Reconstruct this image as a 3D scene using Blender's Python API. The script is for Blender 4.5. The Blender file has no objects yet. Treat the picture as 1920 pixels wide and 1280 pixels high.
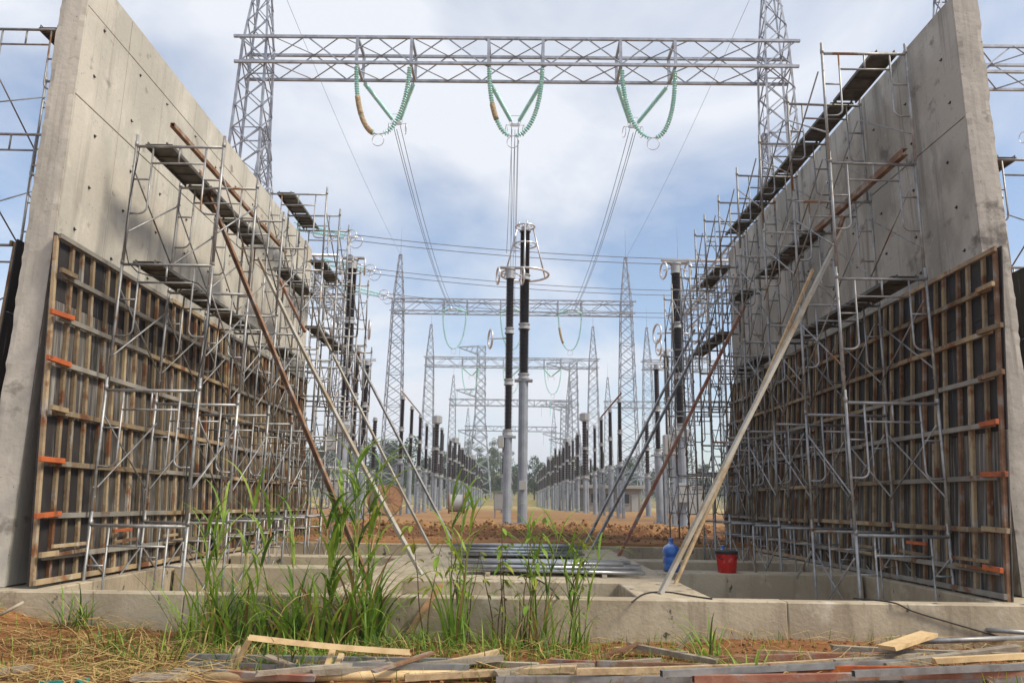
import bpy, math, random
from mathutils import Vector, Matrix, noise
random.seed(7)
R = math.radians
SC = bpy.context.scene
COL = SC.collection

# ------------------------------------------------------------------ camera, sky, sun, exposure
EYE = Vector((0, 0, 1.5)); FPX = 1440.0; PITCH = R(11.84); ROLL = R(0.8)
cam_d = bpy.data.cameras.new('camera'); cam = bpy.data.objects.new('camera', cam_d); COL.objects.link(cam)
cam_d.sensor_width = 36.0; cam_d.lens = 36.0 * FPX / 1920.0; cam_d.clip_start = 0.05; cam_d.clip_end = 6000
cam.matrix_world = Matrix.Translation(EYE) @ Matrix.Rotation(R(90) + PITCH, 4, 'X') @ Matrix.Rotation(ROLL, 4, 'Z')
SC.camera = cam
SUN_EL = R(47); SUN_AZ = R(112)      # azimuth clockwise from +Y
w = bpy.data.worlds.new('World'); SC.world = w; w.use_nodes = True
nt = w.node_tree; nt.nodes.clear()
def wn(t, **k):
    n = nt.nodes.new(t)
    for a, b in k.items(): setattr(n, a, b)
    return n
wo = wn('ShaderNodeOutputWorld'); bg = wn('ShaderNodeBackground'); sky = wn('ShaderNodeTexSky', sky_type='NISHITA', sun_disc=False)
sky.sun_elevation = SUN_EL; sky.sun_rotation = SUN_AZ; sky.air_density = 1.0; sky.dust_density = 0.6; sky.ozone_density = 1.6
bg.inputs['Strength'].default_value = 0.112
tc = wn('ShaderNodeTexCoord'); sep = wn('ShaderNodeSeparateXYZ'); nt.links.new(tc.outputs['Generated'], sep.inputs[0])
ad = wn('ShaderNodeMath', operation='ADD'); ad.inputs[1].default_value = 0.35; nt.links.new(sep.outputs['Z'], ad.inputs[0])
dx = wn('ShaderNodeMath', operation='DIVIDE'); dy = wn('ShaderNodeMath', operation='DIVIDE')
nt.links.new(sep.outputs['X'], dx.inputs[0]); nt.links.new(sep.outputs['Y'], dy.inputs[0])
nt.links.new(ad.outputs[0], dx.inputs[1]); nt.links.new(ad.outputs[0], dy.inputs[1])
cb = wn('ShaderNodeCombineXYZ'); nt.links.new(dx.outputs[0], cb.inputs[0]); nt.links.new(dy.outputs[0], cb.inputs[1]); cb.inputs[2].default_value = 3.7
cn = wn('ShaderNodeTexNoise'); cn.inputs['Scale'].default_value = 1.5; cn.inputs['Detail'].default_value = 7; cn.inputs['Roughness'].default_value = 0.52; cn.inputs['Distortion'].default_value = 0.35
nt.links.new(cb.outputs[0], cn.inputs['Vector'])
rp = wn('ShaderNodeValToRGB'); rp.color_ramp.elements[0].position = 0.40; rp.color_ramp.elements[1].position = 0.60
rp.color_ramp.elements[0].color = (.10, .10, .10, 1); rp.color_ramp.elements[1].color = (.97, .97, .97, 1)
nt.links.new(cn.outputs['Fac'], rp.inputs[0])
mx = wn('ShaderNodeMixRGB'); mx.inputs[2].default_value = (5.1, 5.3, 5.7, 1)
nt.links.new(rp.outputs[0], mx.inputs[0]); nt.links.new(sky.outputs[0], mx.inputs[1]); nt.links.new(mx.outputs[0], bg.inputs[0]); nt.links.new(bg.outputs[0], wo.inputs[0])
sd = bpy.data.lights.new('sun', 'SUN'); sd.energy = 2.7; sd.angle = R(14); sd.color = (1, .905, .745)
sun = bpy.data.objects.new('sun', sd); COL.objects.link(sun)
to_sun = Vector((math.sin(SUN_AZ) * math.cos(SUN_EL), math.cos(SUN_AZ) * math.cos(SUN_EL), math.sin(SUN_EL)))
sun.rotation_euler = to_sun.to_track_quat('Z', 'Y').to_euler(); sun.location = (20, -20, 40)
SC.view_settings.view_transform = 'Standard'; SC.view_settings.look = 'None'; SC.view_settings.gamma = 1; SC.view_settings.exposure = 0.66

# ------------------------------------------------------------------ picture-to-place helper (survey of the photograph)
_F = Vector((0, math.cos(PITCH), math.sin(PITCH))); _U0 = Vector((0, -math.sin(PITCH), math.cos(PITCH))); _R0 = Vector((1, 0, 0))
_RT = _R0 * math.cos(ROLL) + _U0 * math.sin(ROLL); _UP = _U0 * math.cos(ROLL) - _R0 * math.sin(ROLL)
def ray(px, py): return _F + _RT * ((px - 960) / FPX) - _UP * ((py - 640) / FPX)
def atY(px, py, Y):
    d = ray(px, py); return EYE + d * (Y / d.y)
def atX(px, py, X):
    d = ray(px, py); return EYE + d * (X / d.x)
def atZ(px, py, z):
    d = ray(px, py); return EYE + d * ((z - EYE.z) / d.z)

# ------------------------------------------------------------------ mesh builder
def frame_of(t):
    t = t.normalized(); a = Vector((0, 0, 1)) if abs(t.z) < .95 else Vector((0, 1, 0))
    u = t.cross(a).normalized(); return u, u.cross(t).normalized()
class MB:
    def __init__(s): s.v = []; s.f = []; s.m = []; s.cur = 0
    def add(s, vs, fs):
        o = len(s.v); s.v += [tuple(p) for p in vs]; s.f += [tuple(i + o for i in q) for q in fs]; s.m += [s.cur] * len(fs); return s
    def box(s, x0, x1, y0, y1, z0, z1, b=0.0):
        if b <= 0:
            vs = [(x, y, z) for x in (x0, x1) for y in (y0, y1) for z in (z0, z1)]
            return s.add(vs, [(0, 1, 3, 2), (4, 6, 7, 5), (0, 4, 5, 1), (2, 3, 7, 6), (0, 2, 6, 4), (1, 5, 7, 3)])
        # chamfered box
        X = (x0, x1); Y = (y0, y1); Z = (z0, z1); idx = {}; vs = []
        for i in (0, 1):
            for j in (0, 1):
                for k in (0, 1):
                    sx, sy, sz = 1 - 2 * i, 1 - 2 * j, 1 - 2 * k
                    for ax in range(3):
                        p = [X[i] + sx * b, Y[j] + sy * b, Z[k] + sz * b]; p[ax] = (X[i], Y[j], Z[k])[ax]
                        idx[i, j, k, ax] = len(vs); vs.append(p)
        fs = []
        def q(*a): fs.append(tuple(idx[t] for t in a))
        for i in (0, 1):
            o = [(i, 0, 0, 0), (i, 1, 0, 0), (i, 1, 1, 0), (i, 0, 1, 0)]; q(*(o if i else o[::-1]))
            o = [(0, i, 0, 1), (0, i, 1, 1), (1, i, 1, 1), (1, i, 0, 1)]; q(*(o if i else o[::-1]))
            o = [(0, 0, i, 2), (1, 0, i, 2), (1, 1, i, 2), (0, 1, i, 2)]; q(*(o if i else o[::-1]))
        for a in (0, 1):
            for c in (0, 1):
                q((a, c, 0, 0), (a, c, 1, 0), (a, c, 1, 1), (a, c, 0, 1)); q((a, 0, c, 0), (a, 1, c, 0), (a, 1, c, 2), (a, 0, c, 2)); q((0, a, c, 1), (1, a, c, 1), (1, a, c, 2), (0, a, c, 2))
        for i in (0, 1):
            for j in (0, 1):
                for k in (0, 1): q((i, j, k, 0), (i, j, k, 1), (i, j, k, 2))
        return s.add(vs, fs)
    def beam(s, p, q, wd, ht, roll=0.0):
        p = Vector(p); q = Vector(q); u, v = frame_of(q - p)
        if roll: u, v = u * math.cos(roll) + v * math.sin(roll), v * math.cos(roll) - u * math.sin(roll)
        vs = [c + u * (a * wd / 2) + v * (b * ht / 2) for c in (p, q) for a, b in ((-1, -1), (1, -1), (1, 1), (-1, 1))]
        return s.add(vs, [(0, 1, 2, 3), (7, 6, 5, 4)] + [(i, i + 4, (i + 1) % 4 + 4, (i + 1) % 4) for i in range(4)])
    def angle(s, p, q, wd, th=.012, flip=1):
        p = Vector(p); q = Vector(q); u, v = frame_of(q - p); u = u * flip
        prof = [(0, 0), (wd, 0), (wd, th), (th, th), (th, wd), (0, wd)]
        vs = [c + u * a + v * b for c in (p, q) for a, b in prof]
        return s.add(vs, [(0, 1, 2, 3, 4, 5), (11, 10, 9, 8, 7, 6)] + [(i, i + 6, (i + 1) % 6 + 6, (i + 1) % 6) for i in range(6)])
    def tube(s, pts, r, n=6, cap=True, rad=None):
        pts = [Vector(p) for p in pts]; vs = []; fs = []; u = None
        for i, p in enumerate(pts):
            t = (pts[min(i + 1, len(pts) - 1)] - pts[max(i - 1, 0)])
            if u is None: u, v = frame_of(t)
            else:
                t.normalize(); u = (u - t * u.dot(t)); u = u.normalized() if u.length > 1e-6 else frame_of(t)[0]; v = u.cross(t)
            rr = rad[i] if rad else r
            for k in range(n):
                a = 2 * math.pi * k / n; vs.append(p + u * (rr * math.cos(a)) + v * (rr * math.sin(a)))
        for i in range(len(pts) - 1):
            for k in range(n): fs.append((i * n + k, i * n + (k + 1) % n, (i + 1) * n + (k + 1) % n, (i + 1) * n + k))
        if cap: fs.append(tuple(range(n))[::-1]); fs.append(tuple(range((len(pts) - 1) * n, len(pts) * n)))
        return s.add(vs, fs)
    def lathe(s, prof, n=12, o=(0, 0, 0), axis=(0, 0, 1)):
        o = Vector(o); t = Vector(axis).normalized(); u, v = frame_of(t); vs = []; fs = []
        for r, z in prof:
            for k in range(n):
                a = 2 * math.pi * k / n; vs.append(o + t * z + u * (r * math.cos(a)) + v * (r * math.sin(a)))
        for i in range(len(prof) - 1):
            for k in range(n): fs.append((i * n + k, i * n + (k + 1) % n, (i + 1) * n + (k + 1) % n, (i + 1) * n + k))
        fs.append(tuple(range(n))[::-1]); fs.append(tuple(range((len(prof) - 1) * n, len(prof) * n)))
        return s.add(vs, fs)
    def ring(s, c, axis, Rr, r, n=28, m=6, sx=1.0):
        c = Vector(c); u, v = frame_of(Vector(axis)); t = Vector(axis).normalized(); vs = []; fs = []
        for i in range(n):
            a = 2 * math.pi * i / n; dr = u * math.cos(a) * sx + v * math.sin(a)
            for k in range(m):
                b = 2 * math.pi * k / m; vs.append(c + dr * (Rr + r * math.cos(b)) + t * (r * math.sin(b)))
        for i in range(n):
            for k in range(m): fs.append((i * m + k, ((i + 1) % n) * m + k, ((i + 1) % n) * m + (k + 1) % m, i * m + (k + 1) % m))
        return s.add(vs, fs)
    def mesh(s, name, mats, smooth=False, o=None):
        me = bpy.data.meshes.new(name)
        vs = s.v if o is None else [(a - o[0], b - o[1], c - o[2]) for a, b, c in s.v]
        me.from_pydata(vs, [], s.f); 
        for m in (mats if isinstance(mats, (list, tuple)) else [mats]): me.materials.append(m)
        if any(s.m): me.polygons.foreach_set('material_index', s.m)
        if smooth: me.polygons.foreach_set('use_smooth', [True] * len(s.f))
        me.update(); return me
    def build(s, name, mats, parent=None, smooth=False, o=None):
        ob = bpy.data.objects.new(name, s.mesh(name, mats, smooth, o)); COL.objects.link(ob)
        if parent: ob.parent = parent
        if o is not None and not parent: ob.location = o
        return ob
def tag(o, label=None, cat=None, group=None, kind=None):
    for k, v in (('label', label), ('category', cat), ('group', group), ('kind', kind)):
        if v: o[k] = v
    return o
def empty(name, loc=(0, 0, 0), rot=(0, 0, 0), label=None, cat=None, group=None):
    e = bpy.data.objects.new(name, None); COL.objects.link(e); e.location = loc; e.rotation_euler = rot; e.empty_display_size = .2
    return tag(e, label, cat, group)
def inst(name, me, parent=None, loc=(0, 0, 0), rot=(0, 0, 0), scale=None):
    ob = bpy.data.objects.new(name, me); COL.objects.link(ob); ob.location = loc; ob.rotation_euler = rot
    if scale: ob.scale = scale
    if parent: ob.parent = parent
    return ob
def copy_tree(o, parent=None):
    c = o.copy(); COL.objects.link(c); c.parent = parent
    for ch in o.children: copy_tree(ch, c)
    return c
ORD = ['nearest', 'second', 'third', 'fourth', 'fifth', 'sixth', 'seventh', 'eighth', 'ninth', 'tenth', 'eleventh', 'twelfth', 'thirteenth', 'fourteenth', 'fifteenth', 'sixteenth', 'seventeenth', 'eighteenth', 'nineteenth', 'twentieth']
def nth(i, s='from the camera'): return ORD[i] + ('' if i == 0 else ' ' + s)

# ------------------------------------------------------------------ materials
def mat(name, base, rough=.7, metal=0.0, spec=.4, var=None, scale=3.0, stretch=(1, 1, 1), lo=.4, hi=.62, var2=None, scale2=12.0, lo2=.55, hi2=.68, stretch2=(1, 1, 1), bump=0.0, bscale=40.0, rnd=.0, detail=6, coords='Object', trans=0.0, extra=None):
    m = bpy.data.materials.new(name); m.use_nodes = True; t = m.node_tree; b = t.nodes['Principled BSDF']
    b.inputs['Roughness'].default_value = rough; b.inputs['Metallic'].default_value = metal; b.inputs['Specular IOR Level'].default_value = spec
    if trans: b.inputs['Transmission Weight'].default_value = trans
    N = t.nodes.new; L = t.links.new
    tc = N('ShaderNodeTexCoord'); oi = N('ShaderNodeObjectInfo')
    off = N('ShaderNodeVectorMath'); off.operation = 'ADD'; sc_ = N('ShaderNodeVectorMath'); sc_.operation = 'SCALE'
    cx = N('ShaderNodeCombineXYZ'); L(oi.outputs['Random'], cx.inputs[0]); L(oi.outputs['Random'], cx.inputs[1]); L(oi.outputs['Random'], cx.inputs[2])
    L(cx.outputs[0], sc_.inputs[0]); sc_.inputs['Scale'].default_value = 37.0 if coords == 'Object' else 0.0
    L(tc.outputs['Object'], off.inputs[0]); L(sc_.outputs[0], off.inputs[1])
    vec = off.outputs[0]
    if coords == 'World':
        g = N('ShaderNodeNewGeometry'); vec = g.outputs['Position']
    rgb = N('ShaderNodeRGB'); rgb.outputs[0].default_value = (*base, 1); cur = rgb.outputs[0]
    def layer(cur, col, scale, stretch, lo, hi, det):
        mp = N('ShaderNodeMapping'); mp.inputs['Scale'].default_value = stretch; L(vec, mp.inputs['Vector'])
        nz = N('ShaderNodeTexNoise'); nz.inputs['Scale'].default_value = scale; nz.inputs['Detail'].default_value = det; nz.inputs['Roughness'].default_value = .6; L(mp.outputs[0], nz.inputs['Vector'])
        mr = N('ShaderNodeMapRange'); mr.inputs['From Min'].default_value = lo; mr.inputs['From Max'].default_value = hi; L(nz.outputs['Fac'], mr.inputs['Value'])
        mxx = N('ShaderNodeMixRGB'); mxx.inputs[2].default_value = (*col, 1); L(mr.outputs[0], mxx.inputs[0]); L(cur, mxx.inputs[1]); return mxx.outputs[0]
    if var: cur = layer(cur, var, scale, stretch, lo, hi, detail)
    if var2: cur = layer(cur, var2, scale2, stretch2, lo2, hi2, 8)
    if extra:
        for (c_, s_, st_, l_, h_) in extra: cur = layer(cur, c_, s_, st_, l_, h_, 8)
    if rnd:
        hs = N('ShaderNodeHueSaturation'); mr = N('ShaderNodeMapRange'); mr.inputs['To Min'].default_value = 1 - rnd; mr.inputs['To Max'].default_value = 1 + rnd
        L(oi.outputs['Random'], mr.inputs['Value']); L(mr.outputs[0], hs.inputs['Value']); L(cur, hs.inputs['Color']); cur = hs.outputs[0]
    L(cur, b.inputs['Base Color'])
    if bump:
        nz = N('ShaderNodeTexNoise'); nz.inputs['Scale'].default_value = bscale; nz.inputs['Detail'].default_value = 6; L(vec, nz.inputs['Vector'])
        bp = N('ShaderNodeBump'); bp.inputs['Strength'].default_value = bump; bp.inputs['Distance'].default_value = .02; L(nz.outputs['Fac'], bp.inputs['Height']); L(bp.outputs[0], b.inputs['Normal'])
    return m
M = {}
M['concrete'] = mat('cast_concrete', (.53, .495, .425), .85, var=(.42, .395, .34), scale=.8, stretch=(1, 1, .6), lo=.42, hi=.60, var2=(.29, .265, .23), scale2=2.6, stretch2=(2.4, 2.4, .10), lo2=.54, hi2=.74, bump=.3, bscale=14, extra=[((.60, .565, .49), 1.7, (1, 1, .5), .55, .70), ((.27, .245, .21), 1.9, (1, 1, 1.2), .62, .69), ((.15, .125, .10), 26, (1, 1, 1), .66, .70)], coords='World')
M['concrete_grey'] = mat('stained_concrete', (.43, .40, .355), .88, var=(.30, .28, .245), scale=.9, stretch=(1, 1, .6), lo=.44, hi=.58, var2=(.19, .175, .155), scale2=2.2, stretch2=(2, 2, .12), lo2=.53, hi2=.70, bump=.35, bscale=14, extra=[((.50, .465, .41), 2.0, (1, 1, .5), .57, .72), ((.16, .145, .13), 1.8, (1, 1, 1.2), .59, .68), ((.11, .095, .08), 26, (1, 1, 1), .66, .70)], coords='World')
M['concrete_base'] = mat('foundation_concrete', (.45, .38, .275), .88, var=(.34, .28, .20), scale=1.2, lo=.42, hi=.60, var2=(.25, .20, .14), scale2=3, stretch2=(2, 2, .25), lo2=.54, hi2=.74, bump=.35, bscale=20, extra=[((.07, .062, .055), 4.2, (1.3, 1.3, .8), .625, .665), ((.15, .12, .09), 40, (1, 1, 1), .63, .70), ((.52, .46, .36), 2.2, (1, 1, 1), .58, .72)], coords='World')
M['galv'] = mat('galvanised_steel', (.36, .36, .36), .5, .55, var=(.24, .235, .23), scale=6, lo=.4, hi=.62, var2=(.24, .12, .055), scale2=1.7, lo2=.60, hi2=.66, rnd=.2, extra=[((.48, .46, .42), 5, (1, 1, 1), .62, .70)])
M['galv_new'] = mat('new_galvanised_tube', (.56, .57, .60), .32, .7, var=(.40, .41, .43), scale=3, rnd=.2)
M['galv_lat'] = mat('lattice_steel', (.37, .395, .45), .55, .25, var=(.25, .265, .31), scale=2, rnd=.05)
M['alu'] = mat('aluminium', (.68, .67, .68), .35, .6, var=(.58, .57, .58), scale=4)
M['ped'] = mat('painted_steel_pedestal', (.27, .295, .335), .5, .2, var=(.21, .23, .26), scale=2, rnd=.06)
M['porc'] = mat('brown_glazed_porcelain', (.014, .0075, .009), .3, 0, .45, var=(.022, .011, .011), scale=2, rnd=.2)
M['flange'] = mat('cast_flange', (.38, .385, .39), .5, .3, var=(.3, .305, .31), scale=5)
M['glass'] = mat('teal_glass_insulator', (.36, .78, .75), .15, 0, .6, var=(.55, .88, .86), scale=2.5, trans=.08)
M['wire'] = mat('conductor', (.20, .20, .22), .5, .5)
M['wrap'] = mat('cardboard_wrap', (.42, .31, .17), .8, var=(.22, .14, .08), scale=9, stretch=(1, 1, 3), lo=.48, hi=.55)
M['timber'] = mat('sawn_timber', (.50, .37, .215), .75, var=(.36, .25, .14), scale=4, stretch=(3, 3, 3), lo=.4, hi=.6, var2=(.20, .125, .07), scale2=5, lo2=.60, hi2=.72, bump=.2, bscale=50, rnd=.18)
M['pale'] = mat('pale_weathered_prop', (.40, .38, .34), .75, .1, var=(.30, .25, .18), scale=3, lo=.42, hi=.6, var2=(.30, .15, .07), scale2=3, lo2=.62, hi2=.7, bump=.2, bscale=50)
M['timber_old'] = mat('weathered_timber', (.36, .31, .24), .85, var=(.25, .20, .15), scale=5, lo=.4, hi=.6, var2=(.19, .10, .05), scale2=3.5, lo2=.6, hi2=.7, bump=.3, bscale=50, rnd=.2)
M['fresh'] = mat('fresh_timber', (.62, .45, .24), .7, var=(.50, .34, .17), scale=6, bump=.15, bscale=40, rnd=.1)
M['form_wood'] = mat('formwork_timber', (.33, .25, .15), .85, var=(.22, .155, .095), scale=2.5, lo=.42, hi=.6, var2=(.17, .07, .03), scale2=2.3, lo2=.53, hi2=.62, bump=.25, bscale=50, rnd=.35, extra=[((.34, .32, .29), 6, (1, 1, .4), .58, .68)])
M['form_steel'] = mat('formwork_waler', (.27, .25, .215), .75, .1, var=(.20, .185, .16), scale=2, lo=.42, hi=.6, var2=(.17, .075, .035), scale2=2.6, lo2=.57, hi2=.67, rnd=.2)
M['orange'] = mat('orange_primed_steel', (.50, .12, .03), .6, .1, var=(.34, .085, .03), scale=7, var2=(.15, .06, .03), scale2=5, lo2=.56, hi2=.66, rnd=.1)
M['rust'] = mat('rusty_steel', (.17, .088, .05), .85, .1, var=(.27, .16, .095), scale=4, lo=.42, hi=.6, var2=(.28, .255, .23), scale2=4, lo2=.55, hi2=.64, bump=.25, bscale=60, rnd=.15)
M['rust_red'] = mat('red_oxide_steel', (.25, .095, .06), .8, .1, var=(.33, .18, .12), scale=5, var2=(.27, .245, .22), scale2=4, lo2=.55, hi2=.64, bump=.2, bscale=60, rnd=.15)
M['ply'] = mat('film_faced_plywood', (.022, .020, .021), .6, 0, .3, var=(.042, .037, .036), scale=2.2, stretch=(1, 1, .5), lo=.42, hi=.66, var2=(.16, .155, .15), scale2=7, stretch2=(3, 3, .14), lo2=.60, hi2=.74, bump=.1, bscale=30, rnd=.25)
M['ply_worn'] = mat('scraped_plywood', (.042, .037, .034), .75, 0, .2, var=(.10, .092, .085), scale=2.5, stretch=(1, 1, .4), lo=.42, hi=.6, var2=(.30, .285, .26), scale2=7, stretch2=(3, 3, .12), lo2=.50, hi2=.70, bump=.15, bscale=40, rnd=.35)
M['deck'] = mat('perforated_steel_deck', (.10, .095, .085), .65, .4, var=(.17, .16, .14), scale=5, var2=(.32, .31, .29), scale2=24, lo2=.71, hi2=.74, rnd=.15)
M['soil'] = mat('orange_brown_soil', (.28, .13, .053), .95, 0, .15, var=(.18, .072, .028), scale=.8, lo=.38, hi=.62, var2=(.09, .045, .022), scale2=2.7, lo2=.56, hi2=.70, bump=.6, bscale=14, coords='World', extra=[((.36, .22, .11), 6, (1, 1, 1), .57, .72)])
M['clod'] = mat('soil_clod', (.16, .075, .035), .95, 0, .15, var=(.33, .18, .085), scale=3, bump=.5, bscale=30)
M['straw'] = mat('dry_straw', (.44, .31, .13), .8, 0, .2, var=(.27, .17, .065), scale=6, rnd=.1)
def leafmat(name, a, b):
    m = mat(name, a, .5, 0, .35, var=b, scale=7, lo=.4, hi=.6)
    t = m.node_tree; p = t.nodes['Principled BSDF']; tr = t.nodes.new('ShaderNodeBsdfTranslucent'); mxs = t.nodes.new('ShaderNodeMixShader'); mxs.inputs[0].default_value = .35
    src = p.inputs['Base Color'].links[0].from_socket; t.links.new(src, tr.inputs[0])
    out = [n for n in t.nodes if n.type == 'OUTPUT_MATERIAL'][0]
    t.links.new(p.outputs[0], mxs.inputs[1]); t.links.new(tr.outputs[0], mxs.inputs[2]); t.links.new(mxs.outputs[0], out.inputs[0]); return m
M['grass'] = leafmat('grass_blade', (.15, .27, .035), (.22, .36, .05))
M['grass2'] = leafmat('yellow_green_blade', (.36, .45, .07), (.24, .36, .05))
M['grass3'] = leafmat('dark_grass_blade', (.05, .11, .02), (.10, .17, .03))
M['leaf_y'] = leafmat('yellow_green_leaf', (.36, .37, .04), (.26, .33, .045))
M['leaf_g'] = leafmat('light_green_leaf', (.17, .32, .045), (.26, .37, .05))
M['tree1'] = leafmat('tree_foliage', (.035, .075, .018), (.06, .11, .025))
M['tree2'] = leafmat('pale_tree_foliage', (.07, .11, .03), (.10, .14, .045))
M['stem'] = mat('dark_stem', (.09, .05, .025), .8, var=(.15, .10, .045), scale=8)
M['gstem'] = mat('green_stem', (.16, .24, .05), .6, var=(.28, .30, .08), scale=6)
M['bark'] = mat('bark', (.12, .09, .065), .9, var=(.2, .16, .12), scale=3, bump=.3)
M['red'] = mat('red_plastic', (.52, .02, .017), .45, 0, .4, var=(.40, .016, .014), scale=5, var2=(.42, .22, .18), scale2=14, lo2=.60, hi2=.72)
M['blue'] = mat('blue_plastic', (.02, .11, .44), .3, 0, .5, var=(.05, .18, .52), scale=6, var2=(.25, .32, .42), scale2=12, lo2=.60, hi2=.74, trans=.2)
M['black'] = mat('black_rubber', (.02, .02, .02), .6)
M['teal'] = mat('teal_paint', (.02, .30, .23), .5, var=(.02, .2, .16), scale=5)
M['box_grey'] = mat('cabinet_grey', (.34, .34, .33), .5, .1)
M['roofc'] = mat('flat_roof', (.30, .29, .27), .8)
M['wallc'] = mat('rendered_wall', (.20, .19, .175), .85, var=(.27, .25, .23), scale=.8)
M['dark'] = mat('window_dark', (.03, .035, .04), .2)
M['reel'] = mat('cable_reel_wood', (.36, .20, .10), .8, var=(.26, .15, .08), scale=4)
M['hill'] = mat('hill_scrub', (.09, .12, .04), .95, var=(.22, .19, .08), scale=.05, var2=(.05, .08, .025), scale2=.3, coords='World')

# ------------------------------------------------------------------ ground: one sheet to the horizon
def hgt(x, y):
    n = noise.noise(Vector((x * .5, y * .5, 1.3))); n2 = noise.noise(Vector((x * 2.3, y * 2.3, 5.1))); n3 = noise.noise(Vector((x * 6, y * 6, 9.1)))
    if y < 8.95:
        z = .02 + .05 * n + .035 * n2 + .015 * n3
        z += .42 * math.exp(-((x + 6.1) / .9) ** 2 - ((y - 8.7) / .9) ** 2) + .08 * math.exp(-((x - 3.4) / 1.6) ** 2 - ((y - 8.5) / .4) ** 2) + .10 * math.exp(-((x + 4.0) / 1.3) ** 2 - ((y - 8.6) / .35) ** 2)
        if y < 6.0: z -= (6.0 - y) * .05
        return z
    if y < 18.42 and abs(x) < 7.15: return -.72
    if y < 18.42: return -.12 + .04 * n
    z = .60 + .03 * n2 * min(1, 30 / y)
    k = math.exp(-((y - 25.5 - .8 * n) / 2.2) ** 2) * (1 if abs(x) < 9 else .4)
    z += k * (.10 + .30 * n2 + .18 * n3 + .12 * noise.noise(Vector((x * .35, 3.3, 0))))
    z += .05 * n2 * math.exp(-((y - 20) / 2) ** 2)
    if y > 260: z += (y - 260) * .004
    return z
def stations(segs):
    out = []
    for a, b, s in segs:
        n = max(1, int(round((b - a) / s))); out += [a + (b - a) * i / n for i in range(n)]
    return out + [segs[-1][1]]
xs = stations([(-2500, -300, 550), (-300, -60, 40), (-60, -12, 4), (-12, -7.2, .4), (-7.2, 7.2, .12), (7.2, 12, .4), (12, 60, 4), (60, 300, 40), (300, 2500, 550)])
ys = stations([(-40, 4, 4), (4, 8.8, .12), (8.8, 9.0, .1), (9.0, 18.3, 1.0), (18.3, 18.5, .1), (18.5, 32, .22), (32, 60, 1.5), (60, 300, 15), (300, 4000, 400)])
g = MB(); W_ = len(xs)
g.v = [(x, y, hgt(x, y)) for y in ys for x in xs]
g.f = [(j * W_ + i, j * W_ + i + 1, (j + 1) * W_ + i + 1, (j + 1) * W_ + i) for j in range(len(ys) - 1) for i in range(W_ - 1)]; g.m = [0] * len(g.f)
gm = M['soil']
t = gm.node_tree; N = t.nodes.new; L = t.links.new; pb = t.nodes['Principled BSDF']; cur = pb.inputs['Base Color'].links[0].from_socket
geo = N('ShaderNodeNewGeometry'); sp = N('ShaderNodeSeparateXYZ'); L(geo.outputs['Position'], sp.inputs[0])
def band(cur, lo, hi, col, amt):
    mr = N('ShaderNodeMapRange'); mr.inputs['From Min'].default_value = lo; mr.inputs['From Max'].default_value = hi; mr.inputs['To Max'].default_value = amt
    nz = N('ShaderNodeTexNoise'); nz.inputs['Scale'].default_value = .35; nz.inputs['Detail'].default_value = 5; L(geo.outputs['Position'], nz.inputs['Vector'])
    ma = N('ShaderNodeMath'); ma.operation = 'MULTIPLY_ADD'; ma.inputs[1].default_value = (hi - lo) * 1.2; L(nz.outputs['Fac'], ma.inputs[0]); L(sp.outputs['Y'], ma.inputs[2])
    L(ma.outputs[0], mr.inputs['Value']); mxx = N('ShaderNodeMixRGB'); mxx.inputs[2].default_value = (*col, 1); L(mr.outputs[0], mxx.inputs[0]); L(cur, mxx.inputs[1]); return mxx.outputs[0]
cur = band(cur, 16, 17, (.31, .165, .07), .6); cur = band(cur, 20.6, 21.6, (.11, .053, .026), .85); cur = band(cur, 25.0, 26.5, (.34, .195, .09), .8); cur = band(cur, 110, 170, (.40, .33, .15), .8)
L(cur, pb.inputs['Base Color'])
tag(g.build('ground', gm, smooth=True), kind='structure')

# ------------------------------------------------------------------ concrete foundation with its pits
BT = .48
fd = empty('concrete_foundation', (0, 13, 0), label='pale concrete foundation of beams and slab around open pits between the two walls', cat='foundation')
def fpart(name, x0, x1, y0, y1, z0, z1, b=.012, m='concrete_base'):
    return MB().box(x0, x1, y0, y1, z0, z1, b).build(name, M[m], fd, o=(0, 13, 0))
fx = [-7.1, -3.55, .12, 3.05, 7.1]
for i in range(4): fpart('front_beam', fx[i] + .003, fx[i + 1] - .003, 8.8, 9.05, -.7, BT + random.uniform(-.004, .004))
fpart('back_beam', -7.1, 7.1, 18.25, 18.6, -.7, BT + .06)
fpart('pit_floor', -7.1, 7.1, 9.06, 18.24, -.7, -.52)
fpart('slab', -2.05, 2.3, 10.6, 18.24, -.5, BT + .002)
fpart('slab_arm', -2.05, -1.4, 9.055, 10.597, -.5, BT - .002)
fpart('slab_arm', 1.45, 2.3, 9.055, 10.597, -.5, BT - .001)
for (y0, y1) in ((12.3, 12.85), (14.75, 15.3)):
    fpart('cross_beam', -5.15, -2.055, y0, y1, -.5, BT - .004); fpart('cross_beam', 2.305, 5.45, y0, y1, -.5, BT - .004)
fpart('wall_footing', -7.09, -5.2, 9.06, 18.24, -.5, BT - .008); fpart('wall_footing', 5.5, 7.09, 9.06, 18.24, -.5, BT - .008)

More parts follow.
